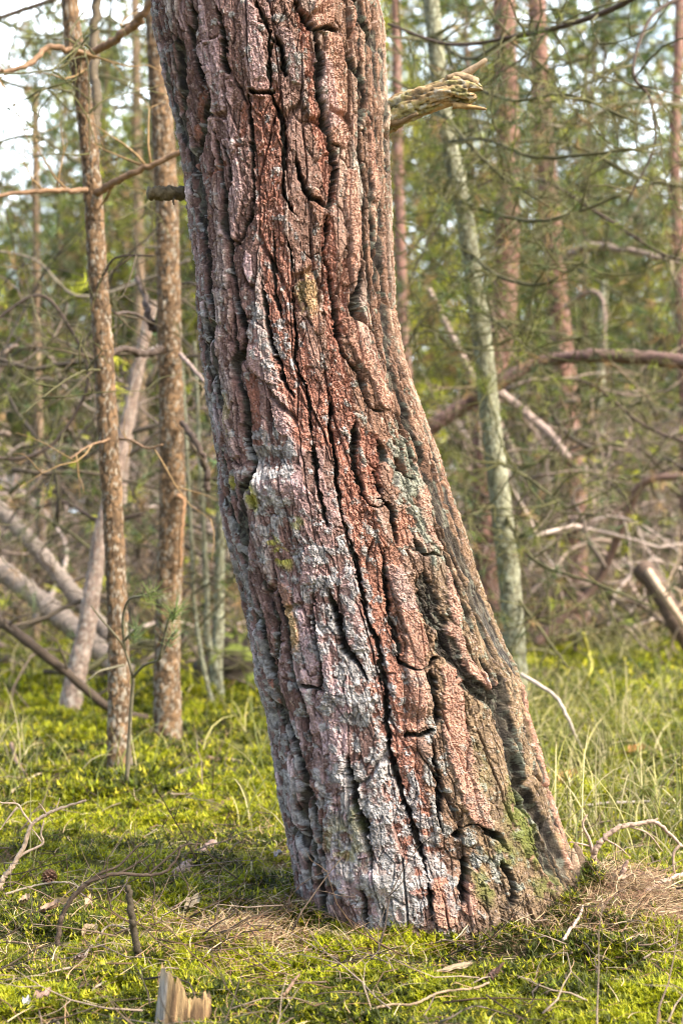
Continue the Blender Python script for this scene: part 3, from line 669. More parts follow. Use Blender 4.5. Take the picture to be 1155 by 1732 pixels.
# ------------------------------------------------------------------ young pines with scaly stems
def stem(px, depth, width, top_extra=2.0, palette='orange', bulge=None, k=72, seed=1, base_py=None):
    """px: [(x,y)...] centre line from the top down, width: [(y,w)...] in pixels; returns a Buf and the base point"""
    px = sorted(px, key=lambda a: a[1])
    x = [P(a[0], a[1], depth) for a in px]
    d = x[0] - x[1]; d /= np.linalg.norm(d); d[1] = 0
    x = [x[0] + d * top_extra] + x
    pts = np.array(x); L = np.linalg.norm(np.diff(pts, axis=0), axis=1).sum()
    n = int(min(900, L / (.0016 * depth))); p = spline(pts, n)
    py = 866 - (p[:, 2] - CAMZ) * F / depth
    wy = np.array(width, float); r = np.interp(py, wy[:, 0], wy[:, 1]) / F * depth / 2
    up = py < wy[0, 0]; r = np.where(up, r[min(n - 1, np.argmax(~up))] * np.clip(1 - (wy[0, 0] - py) * depth / F / (top_extra + 2.5), .3, 1), r)
    T, U, V = frames(p); th = np.linspace(0, 2 * np.pi, k, endpoint=False)
    s = np.concatenate([[0], np.cumsum(np.linalg.norm(np.diff(p, axis=0), axis=1))])
    A, TH = np.meshgrid(s, th, indexing='ij'); arc = TH * r.mean()
    wA = A + .01 * (fbm(arc * 60, A * 40, seed, 3) - .5); wS = arc + .012 * (fbm(arc * 50, A * 50, seed + 3, 3) - .5)
    f1, f2, cid = voro(wS / .019, wA / .034, seed + 7); e = f2 - f1
    g1, g2, cid2 = voro(wS / .009, wA / .013, seed + 8)
    H = .0042 * (cid - .5) - .0035 * (1 - sst(0, .16, e)) + .0022 * (cid2 - .5) + .004 * (fbm(arc * 120, A * 80, seed + 9, 3) - .5)
    H = H * min(1.6, max(.7, r.mean() / .045))
    R = r[:, None] + H
    v = p[:, None] + R[..., None] * (np.cos(TH)[..., None] * U[:, None] + np.sin(TH)[..., None] * V[:, None])
    pal = {'orange': ((0.055, 0.036, 0.022), (0.20, 0.122, 0.064), (0.27, 0.245, 0.20)), 'grey': ((0.12, 0.115, 0.075), (0.255, 0.255, 0.17), (0.34, 0.36, 0.28)),
           'pink': ((0.10, 0.055, 0.045), (0.27, 0.14, 0.105), (0.36, 0.26, 0.22)), 'pale': ((0.20, 0.14, 0.11), (0.36, 0.275, 0.235), (0.42, 0.38, 0.34)),
           'brown': ((0.10, 0.065, 0.04), (0.23, 0.155, 0.10), (0.33, 0.27, 0.2))}[palette]
    col = mix(pal[0], pal[1], np.clip(.15 + .85 * cid * sst(0, .2, e) + .3 * (cid2 - .5), 0, 1))
    lowf = np.clip(1 - s / s[-1], 0, 1)
    lic = sst(.62, .69, fbm(arc * 130 + seed, A * 80, seed + 15, 4) + .07 * (sst(s[-1] - .7, s[-1], s))[:, None])
    col = mix(col, np.array(pal[2]), lic * .8)
    ii = np.arange(n - 1)[:, None] * k; j = np.arange(k)[None]; j2 = (j + 1) % k
    q = np.stack([ii + j, ii + j2, ii + k + j2, ii + k + j], -1).reshape(-1, 4)
    b = Buf(); b.add(v.reshape(-1, 3), q, None, col.reshape(-1, 3))
    return b, p[-1], p
def limb(root, pts, w, col, label=None, k=7, twigs=0, tl=.25, needles=0, lev=1, rough=.08, mat=None, ncol=None, droop=0.0):
    """pts: [(px,py,depth)], w: (start,end) px width at the first point's depth"""
    b = Buf(); p = spline([P(*a) for a in pts], max(6, 7 * len(pts)))
    dep = pts[0][2]; r = np.linspace(w[0], w[1], len(p)) / F * dep / 2
    p[1:-1] += RNG.normal(size=(len(p) - 2, 3)) * r[1:-1, None] * .25
    tube(b, p, r, k, col, rough); tips = []
    for _ in range(twigs):
        i = RNG.integers(1, len(p)); d = RNG.normal(size=3) * [1, .6, .8] + [0, 0, -.1]
        grow(b, p[i], d, tl * (.5 + RNG.random()), max(r[i] * .45, .0006 * dep), lev, tips, np.asarray(col) * [1.05, 1.1, .85], .3, RNG.normal() * .8, 3, 4, droop)
    if needles and tips:
        sel = [t for t in tips if RNG.random() < needles]
        if sel: tufts(b, [t[0] for t in sel], [t[1] for t in sel], 26, .055, .0017, .95, NCOL if ncol is None else ncol)
    o = b.obj('branch', mat or M_WOOD, root, p[0])
    if label: o['label'] = label
    return o
NCOL = np.array([(0.09, 0.13, 0.02), (0.18, 0.22, 0.025), (0.06, 0.095, 0.035), (0.20, 0.21, 0.05), (0.09, 0.13, 0.06), (0.26, 0.16, 0.07)])
NFAR = np.array([(0.10, 0.14, 0.02), (0.30, 0.33, 0.02), (0.035, 0.06, 0.012), (0.42, 0.43, 0.04), (0.09, 0.14, 0.06), (0.28, 0.18, 0.08)])
BR_O = (0.22, 0.135, 0.08); BR_D = (0.07, 0.05, 0.04); BR_G = (0.085, 0.078, 0.035); BR_P = (0.28, 0.21, 0.18)

def put_tree(px, depth, width, label, palette='orange', seed=1, extra=2.5, name='pine_tree', k=64, cat='tree', group=None):
    b, base, path = stem(px, depth, width, extra, palette, seed=seed, k=k)
    base = np.array([base[0], base[1], float(gz(base[0], base[1]))])
    root = empty(name, base, label, cat, group); b.obj('trunk', M_THIN, root, base)
    return root, base, path

def build_young_pines():
    # A: left stem, nearest
    r, b, p = put_tree([(115,-40),(122,40),(138,140),(150,240),(158,330),(165,450),(176,600),(186,780),(193,900),(201,1100),(202,1220),(204,1345)], 4.62,
        [(-40, 27),(200,29),(400,33),(800,35),(1000,34),(1200,38),(1345,46)], 'slim orange-brown pine stem with a lichen spot, nearest on the left', 'orange', 3)
    limb(r, [(148,322,4.6),(110,322,4.55),(60,324,4.5),(-40,336,4.4)], (10, 7), BR_O, twigs=3)
    limb(r, [(165,328,4.6),(200,305,4.5),(250,283,4.45),(312,255,4.4)], (13, 9), BR_O, twigs=4)
    limb(r, [(150,95,4.65),(190,70,4.55),(225,45,4.5),(252,10,4.45),(290,-60,4.4)], (14, 13), BR_O, twigs=5)
    limb(r, [(160,95,4.65),(130,88,4.55),(82,80,4.5),(45,112,4.45),(-30,128,4.4)], (12, 7), BR_O, twigs=4, tl=.3)
    limb(r, [(160,92,4.5),(140,75,4.4),(110,110,4.35),(60,122,4.3),(0,125,4.25)], (4, 3), BR_G, k=5, twigs=5)
    limb(r, [(158,275,4.63),(163,215,4.64),(163,150,4.70),(160,60,4.8),(170,-60,4.8)], (18, 16), (0.09, .07, .045), 'darker second stem forking upward')
    limb(r, [(125,155,4.5),(80,150,4.3),(40,170,4.3),(0,190,4.3)], (4, 2), BR_G, k=5, twigs=5)
    limb(r, [(165,490,4.6),(178,460,4.55),(200,435,4.5),(260,432,4.45)], (5, 3), BR_D, k=5, twigs=2)
    limb(r, [(195,530,4.65),(225,530,4.9),(255,545,5.0)], (6, 5), BR_D, k=5, twigs=3)
    limb(r, [(170,625,4.6),(140,628,4.5),(95,655,4.4),(40,700,4.3)], (5, 2), BR_G, k=5, twigs=5)
    limb(r, [(203,743,4.6),(225,745,4.5),(248,758,4.45),(275,752,4.4)], (5, 3), BR_O, k=5, twigs=2)
    limb(r, [(188,742,4.6),(150,755,4.5),(120,775,4.4)], (4, 2), BR_O, k=5, twigs=2)
    limb(r, [(150,10,4.6),(120,55,4.5),(138,75,4.45),(150,120,4.4),(152,260,4.4)], (3, 2), BR_G, k=5, twigs=4)
    # B: second stem, partly behind the old trunk at the top
    r, b, p = put_tree([(262,-40),(268,100),(278,250),(284,400),(287,560),(290,700),(292,850),(286,1000),(283,1130),(284,1265)], 5.45,
        [(-40, 34),(300,38),(600,40),(850,44),(1100,44),(1265,50)], 'brown pine stem between the nearest stem and the old trunk', 'orange', 5)
    limb(r, [(300,840,5.4),(312,850,5.38),(306,900,5.37),(304,960,5.4)], (9, 6), (0.30,.17,.09), 'bark lip along the right edge, sunlight put into its paler colour')  # strip coloured brighter than the stem, painting its sunlit edge
    limb(r, [(275,590,5.4),(240,600,5.3),(205,590,5.2),(165,620,5.1)], (14, 9), BR_D, 'dark crooked branch', twigs=4)
    limb(r, [(262,560,5.5),(250,530,5.5),(245,500,5.6),(232,470,5.7)], (14, 9), BR_D, twigs=3)
    limb(r, [(305,600,5.4),(322,618,5.3),(345,645,5.2)], (8, 6), BR_P, twigs=1)
    limb(r, [(308,480,5.4),(325,478,5.3),(345,490,5.2)], (4, 3), BR_D, k=5, twigs=2)
    limb(r, [(308,715,5.4),(330,745,5.3),(348,790,5.3),(350,830,5.3)], (10, 12), BR_D, 'dark hooked dead branch', twigs=2)
    limb(r, [(268,330,5.4),(240,350,5.3),(200,372,5.2)], (4, 2), BR_G, k=5, twigs=4)
    # C: pale leaning stem behind A
    r, b, p = put_tree([(205,760),(190,830),(172,900),(160,980),(147,1060),(130,1140),(112,1235)], 6.2,
        [(760, 22),(900,26),(1000,28),(1235,40)], 'pinkish stem leaning left behind the nearest left stem', 'pale', 9, .6)
    r, b, p = put_tree([(262,600),(240,612),(226,650),(218,720),(208,790),(205,860)], 7.4,
        [(600, 26),(700,22),(860,18)], 'short pale sunlit stem with a bent top between two brown stems', 'pale', 12, .05)
    # leaning pale trunks, lower left
    for pts, w, lab, sd in (([(-60,800,7.2),(0,862,7.2),(60,925,7.1),(130,1010,7.0),(190,1080,6.9)], 27, 'upper of two pale trunks slanting down at the left edge', 21),
                    ([(-60,920,7.0),(0,962,7.0),(80,1025,6.9),(140,1075,6.8),(215,1140,6.7)], 33, 'lower and thicker of two pale trunks slanting down at the left edge', 22)):
        bb = Buf(); path = spline([P(*a) for a in pts], 60); rr = np.full(60, w / F * 7 / 2)
        tube(bb, spline(path, 260), np.full(260, rr[0]) * (1 + .35 * (fbm(np.arange(260) * .12, np.zeros(260), sd) - .5)), 22, (0.29, 0.24, 0.205), .12)
        o = bb.obj('leaning_trunk', M_THIN, None, path[-1]); tag(o, lab, 'trunk')
    bb = Buf(); path = spline([P(*a) for a in [(-20,1040,5.9),(12,1058,5.85),(60,1095,5.8),(110,1135,5.8),(190,1200,5.8),(250,1215,5.8)]], 40)
    tube(bb, path, np.linspace(.022, .014, 40), 9, (0.07, 0.05, 0.035), .15); tips = []
    for i in (8, 16, 24, 30): grow(bb, path[i], RNG.normal(size=3) + [0, 0, .3], .3, .005, 1, tips, (0.14, .11, .08), .3, .5, 3)
    tag(bb.obj('fallen_branch', M_WOOD, None, path[-1]), 'dark dead branch slanting to the ground under the pale trunks', 'branch')
    # H: grey stem right
    r, b, p = put_tree([(722,-60),(735,60),(745,160),(760,250),(783,350),(800,470),(815,570),(828,700),(846,850),(860,970),(868,1080),(873,1200)], 6.1,
        [(-60, 26),(250,28),(500,31),(700,34),(900,36),(1200,42)], 'grey-green lichen-coated pine stem just right of the old trunk', 'grey', 31)
    tuf = Buf(); cpt = P(820, 645, 6.02)
    tufts(tuf, [cpt + RNG.normal(size=3) * .012 for _ in range(5)], [[0, -.3, .9]] * 5, 26, .075, .0022, 1.3, NCOL[[1, 3]]); tuf.obj('needle_tuft', M_NEEDLE, r, cpt)
    for a in ([(735,70,6.1),(700,66,5.8),(640,60,5.6)], [(748,190,6.1),(790,240,5.8),(850,300,5.6),(930,350,5.4)], [(770,300,6.1),(730,380,5.9),(690,430,5.8)],
              [(795,430,6.1),(850,470,5.8),(920,480,5.6),(990,440,5.5)], [(806,520,6.1),(860,560,5.8),(900,600,5.6)], [(745,150,6.1),(800,150,5.7),(870,170,5.4),(960,160,5.2),(1060,200,5.0)],
              [(850,860,6.1),(900,945,5.9),(1000,985,5.7),(1100,1025,5.6)], [(800,460,6.1),(750,500,5.9),(700,560,5.9)], [(838,780,6.1),(880,800,5.8),(960,860,5.6)],
              [(760,240,6.0),(820,235,5.6),(900,265,5.3),(1000,260,5.1),(1120,245,5.0)], [(780,340,6.0),(850,365,5.6),(930,372,5.3),(1050,330,5.1)], [(735,60,6.0),(790,100,5.6),(870,60,5.2),(960,42,5.0)],
              [(845,850,6.1),(800,870,6.0),(770,880,6.0)], [(865,1000,6.1),(910,1060,6.0),(960,1130,5.9)]):
        limb(r, a, (7, 3.5), BR_G, k=6, twigs=15, tl=.42, needles=.28, lev=2)
    # I: pink-brown stem
    r, b, p = put_tree([(852,-40),(853,60),(857,200),(858,400),(848,560),(824,680),(818,800),(822,930),(828,1095)], 9.2,
        [(-40, 36),(400,40),(560,42),(700,38),(1095,46)], 'smooth pinkish pine trunk seen just beyond the grey stem', 'pink', 41)
    for a in ([(855,100,9.1),(900,120,8.6),(990,100,8.2)], [(858,300,9.1),(920,330,8.6),(1000,320,8.4)], [(850,200,9.1),(790,230,8.8),(700,250,8.6)], [(855,420,9.1),(800,450,8.8),(690,470,8.6)],
              [(850,540,9.1),(900,560,8.7),(960,600,8.5)], [(818,800,9.1),(760,830,8.9),(700,850,8.8)]):
        limb(r, a, (6.5, 3.5), BR_G, k=5, twigs=12, tl=.65, needles=.3, lev=2)
    # J: darker trunk with sunlit right side
    r, b, p = put_tree([(905,-40),(912,120),(918,220),(932,380),(944,520),(955,640),(964,760),(972,900),(972,980),(976,1085)], 10.2,
        [(-40, 28),(220,32),(560,36),(760,42),(1000,40),(1050,52),(1085,64)], 'brown trunk whose foot flares on the bright moss at right', 'pink', 51)
    limb(r, [(950,640,10.2),(900,600,9.9),(870,590,9.7)], (10, 6), BR_D, twigs=4)
    limb(r, [(955,440,10),(985,420,9.7),(1010,416,9.5),(1070,426,9.3),(1170,448,9.1)], (15, 9), BR_P, 'pale curved branch', twigs=4, tl=.4)
    limb(r, [(955,520,10),(990,495,9.7),(1012,498,9.6),(1022,530,9.5),(1020,600,9.5)], (9, 5), BR_P, twigs=2)
    limb(r, [(965,770,10),(1010,765,9.7),(1060,790,9.5)], (9, 5), BR_D, twigs=5)
    limb(r, [(972,790,10.1),(990,800,9.9),(1003,850,9.8),(990,900,9.8)], (14, 9), BR_P)
    for a in ([(915,150,10),(980,170,9.4),(1080,150,9)], [(925,300,10),(1000,350,9.4),(1100,370,9)], [(930,380,10),(880,420,9.6),(800,430,9.4)], [(935,420,10),(1000,470,9.4),(1090,520,9)], [(960,740,10),(1020,700,9.4),(1100,680,9)], [(960,700,10),(1000,640,9.4),(1120,660,9)]):
        limb(r, a, (6.5, 3.5), BR_G, k=5, twigs=12, tl=.7, needles=.4, lev=2)
    # K: thin trunk by the right edge
    r, b, p = put_tree([(1150,-40),(1146,100),(1140,260),(1145,400),(1152,480),(1160,700),(1165,1075)], 10.6, [(-40, 15),(1060, 26)], 'slender reddish trunk at the right edge of the view', 'pink', 61)
    limb(r, [(1141,300,10.6),(1100,330,10.2),(1050,320,9.9)], (5, 3), BR_G, k=5, twigs=8, tl=.6, needles=.7, lev=2)
    r, b, p = put_tree([(668,-40),(672,200),(676,380),(680,520),(690,700),(705,980),(705,1050)], 12.0, [(-40, 14),(1060, 24)], 'pink-barked trunk glimpsed right beside the old trunk', 'pink', 62)
    # big leaning dead trunk, right
    bb = Buf(); path = spline([P(*a) for a in [(700,745,7.4),(735,718,7.4),(790,682,7.4),(850,645,7.3),(905,615,7.3),(980,603,7.2),(1060,603,7.1),(1155,613,7.0),(1260,640,6.9)]], 110)
    rr = np.interp(np.linspace(0, 1, 110), [0, .3, .45, 1], [.036, .033, .026, .036])
    bb2 = Buf(); tube(bb2, path, rr * (1 + .4 * (fbm(np.arange(110) * .35, np.zeros(110), 4) - .5)), 22, (0.13, 0.08, 0.068), .13); tips = []
    for i in (30, 42, 50, 62, 70, 84, 92): grow(bb2, path[i], RNG.normal(size=3) * [1, .5, 1], .5, .008, 2, tips, (0.2, .15, .1), .25, .6, 3)
    tag(bb2.obj('leaning_trunk', M_THIN, None, path[0]), 'thick reddish dead trunk lying across the thicket at right', 'trunk')
    for pts, w, c, lab in (([(842,662,8.2),(880,692,8.2),(930,735,8.1),(960,775,8.0)], 15, BR_P, 'pale dead limb slanting down below the thick reddish trunk'),
                    ([(905,1090,8.6),(960,1035,8.6),(1010,985,8.6),(1060,870,8.5),(1090,815,8.4),(1160,805,8.3)], 14, (0.16,.10,.08), 'dark crooked limb rising right from the moss behind the grey stem'),
                    ([(1085,960,8.0),(1115,1000,7.9),(1150,1065,7.8),(1190,1120,7.8)], 34, (0.11,.075,.055), 'thick dark log slanting down at the right edge'),
                    ([(1095,965,7.8),(1125,1010,7.7),(1165,1070,7.7)], 12, (0.44,.33,.24), 'tan barkless pole leaning on the dark log at right')):
        q = Buf(); path = spline([P(*a) for a in pts], 50); tube(q, path, np.full(50, w / F * pts[0][2] / 2) * np.linspace(1.1, .85, 50), 12, c, .1); tips = []
        for i in (10, 18, 26, 35, 42): grow(q, path[i], RNG.normal(size=3) * [1, .5, 1], .45, .006, 1, tips, np.asarray(c) * .8, .3, .6, 3)
        tag(q.obj('fallen_limb', M_WOOD, None, path[0]), lab, 'limb')
    # overhead dark bough, top right, and a twiggy one beside it
    def bough(pts, w, lab, tw=9, nd=.6, col=BR_D):
        q = Buf(); path = spline([P(*a) for a in pts], 60); tube(q, path, np.linspace(w[0], w[1], 60) / F * pts[0][2] / 2, 8, col, .1); tips = []
        for _ in range(tw):
            i = RNG.integers(4, 58); grow(q, path[i], RNG.normal(size=3) * [1, .6, .7] + [0, 0, -.25], .3 + .3 * RNG.random(), .004, 2, tips, BR_G, .3, RNG.normal(), 4, 4, 1.0)
        s = [t for t in tips if RNG.random() < nd * (.5 if pts[0][0] > 500 else .8)]
        tufts(q, [t[0] for t in s], [t[1] for t in s], 28, .055, .0016, .9, NCOL)
        tag(q.obj('pine_bough', M_WOOD, None, path[-1]), lab, 'bough')
    bough([(655,40,5.2),(760,75,5.1),(870,62,5.0),(960,42,4.9),(1050,8,4.8),(1120,-40,4.7)], (4, 11), 'dark bough curving across the upper right corner', 16)
    bough([(1160,-10,5.4),(1100,30,5.3),(1070,120,5.2),(1100,170,5.2),(1105,250,5.2),(1060,340,5.2)], (7, 3), 'thin drooping bough hanging down in the upper right corner', 10)
    bough([(690,480,6.6),(730,400,6.6),(800,320,6.6),(900,300,6.5),(1010,360,6.4),(1120,430,6.3),(1180,440,6.3)], (3, 6), 'wiry bough arching across the middle of the upper right thicket', 18)
    bough([(1180,180,7.2),(1050,175,7.3),(950,215,7.4),(830,160,7.5)], (7, 4), 'pale wiry bough reaching in from the right edge', 12, .7, (0.28,.24,.17))
    bough([(-30,560,5.6),(60,500,5.6),(110,540,5.6),(150,640,5.6),(100,740,5.6),(40,775,5.6),(-30,770,5.6)], (5, 7), 'crooked dark bough looping at the left edge with small cones', 12, .25)
    bough([(-30,40,6.4),(60,10,6.4),(140,-20,6.4)], (8, 8), 'dark bough crossing the upper left corner', 10, .8)
    bough([(-40,120,8.5),(60,150,8.5),(180,130,8.4),(280,190,8.4)], (7, 5), 'needle-clad bough high in the bright upper left gap', 34, .95, BR_G)
    bough([(-40,300,9.0),(80,330,9.0),(200,290,8.9),(310,350,8.9)], (7, 5), 'needle-clad bough below the bright upper left gap', 34, .95, BR_G)
    bough([(-40,20,9.5),(80,60,9.5),(170,30,9.4),(270,80,9.4)], (7, 5), 'far leafy bough along the top left of the view', 30, .95, BR_G)
    bough([(660,130,8.0),(740,180,8.0),(850,210,8.0),(960,160,7.9),(1080,90,7.9)], (5, 7), 'needle-clad bough behind the snapped limb', 34, .95, BR_G)
    bough([(-30,250,7.2),(60,230,7.2),(150,280,7.1),(260,240,7.0)], (6, 4), 'leafy bough reaching in across the left edge above the snapped level branch', 16, .9, BR_G)
    bough([(-30,420,6.8),(60,440,6.8),(130,500,6.7),(230,480,6.7),(320,440,6.6)], (4, 6), 'grey twiggy bough passing behind both left stems', 18, .6, (.2,.17,.13))
    bough([(-30,690,7.6),(80,640,7.6),(180,700,7.5),(330,640,7.5)], (5, 5), 'dead grey bough low behind the two left stems', 16, .35, (.24,.19,.15))
    bough([(660,620,6.9),(720,560,6.9),(800,600,6.8),(900,560,6.7),(1000,580,6.7)], (4, 5), 'needle-tufted bough just above the thick reddish trunk', 18, .7, BR_G)
    bough([(1190,320,6.3),(1080,300,6.3),(980,250,6.4),(880,240,6.4),(760,290,6.4),(680,270,6.4)], (7, 3), 'dark bough reaching from the right edge to the old trunk under the snapped limb', 24, .7, BR_G)
    bough([(1190,760,7.0),(1090,720,7.0),(1000,650,7.0),(930,640,7.0)], (6, 3), 'bough with grey-green tufts at the right edge under the thick reddish trunk', 16, .9, BR_D)
    bough([(60,860,6.6),(110,850,6.6),(170,880,6.5),(240,870,6.5)], (5, 7), 'dark low bough behind the left stems', 7, .2)

def build_sapling():
    base = P(214, 1300, 4.35); base[2] = float(gz(base[0], base[1]))
    r = empty('pine_sapling', base, 'tiny forked pine seedling with green needle tufts beside the nearest left stem', 'sapling')
    b = Buf(); g = (0.13, 0.115, 0.075)
    tube(b, spline([base, P(222, 1200, 4.33), P(226, 1140, 4.3)], 12), np.linspace(.006, .005, 12), 7, g, .1)
    b.obj('stem', M_WOOD, r, base)
    tip = []
    for pts in ([(226,1145,4.3),(212,1100,4.28),(200,1080,4.25),(170,1045,4.22),(155,1025,4.2)], [(226,1145,4.3),(245,1125,4.25),(270,1115,4.2),(282,1090,4.2),(297,1068,4.18)],
                [(206,1088,4.28),(222,1072,4.25),(232,1062,4.22)], [(270,1115,4.2),(285,1050,4.15),(298,1028,4.1)], [(210,1125,4.28),(170,1135,4.2),(150,1150,4.18)],
                [(212,1100,4.28),(208,1050,4.24),(218,1015,4.2),(240,1008,4.15),(262,1000,4.1)]):
        q = Buf(); path = spline([P(*a) for a in pts], 14); tube(q, path, np.linspace(.0045, .0022, 14), 6, g, .1)
        q.obj('twig', M_WOOD, r, path[0]); tip.append((path[-1], path[-1] - path[-3]))
    q = Buf(); tp = [tip[3], tip[3], tip[1], tip[5], tip[2]]
    tufts(q, [t[0] for t in tp], [t[1] + [0, 0, .02] for t in tp], 46, .07, .0019, 1.15, np.array([(0.13, .19, .07), (.19, .24, .07)]))
    q.obj('needles', M_NEEDLE, r, base)

def build_thin_saplings():
    for i, (px, dep, w, lab) in enumerate((
        ([(345,900),(350,1000),(352,1080),(372,1160),(378,1245)], 6.6, [(900, 8),(1245, 14)], 'thin bent grey sapling tight against the left of the old trunk'),
        ([(372,960),(370,1060),(366,1150),(380,1235)], 6.9, [(960, 16),(1235, 26)], 'stout grey-green sapling close behind the left of the old trunk'),
        ([(325,930),(330,1030),(345,1130),(375,1250)], 6.4, [(930, 6),(1250, 9)], 'wiry grey sapling leaning toward the old trunk'),
        ([(62,380),(64,620),(70,900),(60,1100)], 9.0, [(380, 12),(1100, 18)], 'thin dark stem near the left edge far behind the nearest stem'),
        ([(800,640),(880,800),(890,960),(895,1060)], 12.5, [(640, 12),(1060, 20)], 'thin pale stem between the grey stem and the flared brown trunk'),
        ([(1015,650),(1010,800),(1008,950),(1000,1060)], 12.2, [(650, 16),(1060, 26)], 'grey stem right of the flared brown trunk'),
        ([(228,-40),(232,200),(236,460),(240,780),(240,1080)], 11.5, [(-40, 12),(1080, 24)], 'slim far pine seen in the gap between the two brown stems'),
    )):
        r, b, p = put_tree(px, dep, w, lab, ('grey', 'grey', 'grey', 'brown', 'pale', 'grey', 'brown')[i], 70 + i, .8 if px[0][1] > 100 else 2.5, 'sapling' if i < 3 else 'pine_tree', 24, 'sapling' if i < 3 else 'tree')
        q = Buf(); tips = []
        for _ in range(9): grow(q, p[RNG.integers(len(p) // 6, int(len(p) * .75))], RNG.normal(size=3), .25 + .05 * dep, .004, 2, tips, BR_G, .3, .5, 3, 4)
        s = [t for t in tips if RNG.random() < .35]
        if s: tufts(q, [t[0] for t in s], [t[1] for t in s], 22, .06, .003, .9, NCOL)
        q.obj('crown', M_WOOD, r, b)
    # dark mossy root plate by the old trunk
    o = Buf(); n, m = 40, 60; a, t = np.meshgrid(np.linspace(0, np.pi, n), np.linspace(0, 2 * np.pi, m, endpoint=False), indexing='ij')
    R = 1 + .5 * (fbm(a * 3 + 2, np.sin(t) * 2 + 3, 5, 4) - .5) + .3 * (fbm(a * 9, np.cos(t) * 5 + np.sin(t) * 3, 6, 3) - .5)
    c = P(400, 1150, 7.2)
    v = c + np.stack([.18 * R * np.sin(a) * np.cos(t), .16 * R * np.sin(a) * np.sin(t), .20 * R * np.cos(a)], -1)
    i = np.arange(n - 1)[:, None] * m; j = np.arange(m)[None]; q = np.stack([i + j, i + (j + 1) % m, i + m + (j + 1) % m, i + m + j], -1).reshape(-1, 4)
    cc = mix((0.045, .035, .025), (0.14, .17, .03), sst(.5, .62, fbm(a * 4, t * 1.5, 9, 3)))
    o.add(v.reshape(-1, 3), q, None, cc.reshape(-1, 3)); tips = []
    for _ in range(14): grow(o, c + RNG.normal(size=3) * .08, RNG.normal(size=3), .25, .012, 1, tips, (0.08, .06, .04), .3, .5, 3)
    tag(o.obj('root_plate', M_WOOD, None, c - [0, 0, .2]), 'dark upturned root lump with green moss left of the old trunk', 'root lump')

def build_brush():
    """the tangle of dead twigs under the pines"""
    q = Buf(); tips = []
    for _ in range(520):
        y = 8 + 12 * RNG.random() ** .8; x = (RNG.random() * 2 - 1) * (.27 * y + .4); z = float(gz(x, y))
        d = np.array([RNG.normal(), RNG.normal() * .6, .5 + .6 * RNG.random()])
        c = np.array([(0.08, .06, .045), (0.16, .12, .09), (0.36, .28, .24), (0.42, .34, .30)])[RNG.integers(0, 4)]
        grow(q, (x, y, z + 1.6 * RNG.random() * RNG.random()), d, .7 + 1.0 * RNG.random(), .008 + .010 * RNG.random(), 2, tips, c, .28, RNG.normal() * .8, 4, 4, .8)
    for _ in range(440):
        sd = RNG.random() < .5; y = (6.2 if sd else 8.3) + 4.5 * RNG.random(); x = (-(.03 + .20 * RNG.random()) if sd else (.10 + .14 * RNG.random())) * y; z = float(gz(x, y))
        c = np.array([(0.05, .04, .03), (0.09, .07, .05), (0.20, .15, .12), (0.10, .095, .045)])[RNG.integers(0, 4)]
        grow(q, (x, y, z + 1.5 * RNG.random() ** 1.5), np.array([RNG.normal(), RNG.normal() * .5, .4 * RNG.normal() + .2]), .5 + .8 * RNG.random(), .005 + .009 * RNG.random(), 2, tips, c, .3, RNG.normal(), 4, 4, .6)
    s = [t for t in tips if RNG.random() < .16]
    tufts(q, [t[0] for t in s], [t[1] for t in s], 18, .08, .005, 1.0, NFAR)
    tag(q.obj('undergrowth', M_WOOD), 'tangled dead twigs filling the space under the distant pines', 'undergrowth', kind='stuff')
    g = Buf(); x, y = pts_ground(22000, 9.5, 24, 1.0); n = len(x)
    cols = np.array([(0.34, .22, .13), (0.40, .30, .18), (0.26, .15, .09), (0.16, .18, .05)])[RNG.integers(0, 4, n)] * (.7 + .6 * RNG.random((n, 1)))
    ribbons(g, np.stack([x, y, gz(x, y)], -1), RNG.random(n) * 6.28, .15 + .35 * RNG.random(n), .9 + .7 * RNG.random(n), .3 + 2 * RNG.random(n), .006 + .01 * RNG.random(n), cols, 5)
    tag(g.obj('dry_bracken', M_STRAW), 'rusty dry grass and bracken far behind the trunks', 'dry bracken', kind='stuff')

NPAL = [NFAR[[0, 1, 2]], NFAR[[1, 3, 5]], NFAR[[2, 4, 0]], NFAR[[1, 3, 0, 5]]]
def pine_mesh(seed, h=7.5, z0=.5, dens=1.0):
    global RNG
    keep = RNG; RNG = np.random.default_rng(seed)
    tb = Buf(); p = spline([(0, 0, -.05), (RNG.normal() * .12, RNG.normal() * .12, h * .4), (RNG.normal() * .15, 0, h)], 50)
    tube(tb, p + np.stack([.05 * np.sin(np.linspace(0, 9, 50) + seed), np.zeros(50), np.zeros(50)], 1), np.linspace(.07, .012, 50), 12, (0.12, .08, .055), .1)
    cb = Buf(); tp = []; td = []
    z = z0
    while z < h - .2:
        for _ in range(int(3 + 2 * RNG.random())):
            a = RNG.random() * 6.28; L = (1.9 - 1.3 * z / h) * (.55 + .6 * RNG.random()); i = int(z / h * 49); dead = z < 1.6 and RNG.random() < .6
            tips = []; d = np.array([math.cos(a), math.sin(a), .15 + .4 * RNG.random()])
            grow(cb, p[i], d, L, .014, 2, tips, (0.16, .13, .075), .18, RNG.normal() * .3, 6, 4, .6)
            if not dead:
                for t in tips: tp.append(t[0]); td.append(t[1] + [0, 0, .4])
                for t in tips[::2]: tp.append(t[0] - t[1] * .12); td.append(t[1] + [0, 0, .3])
        z += .20 + .16 * RNG.random()
    k = [i for i in range(len(tp)) if RNG.random() < dens]
    tufts(cb, [tp[i] for i in k], [td[i] for i in k], 26, .10, .0075, 1.0, NPAL[seed % 4], .10)
    RNG = keep
    return tb.mesh('trunk', M_THIN), cb.mesh('crown', M_NEEDLE)
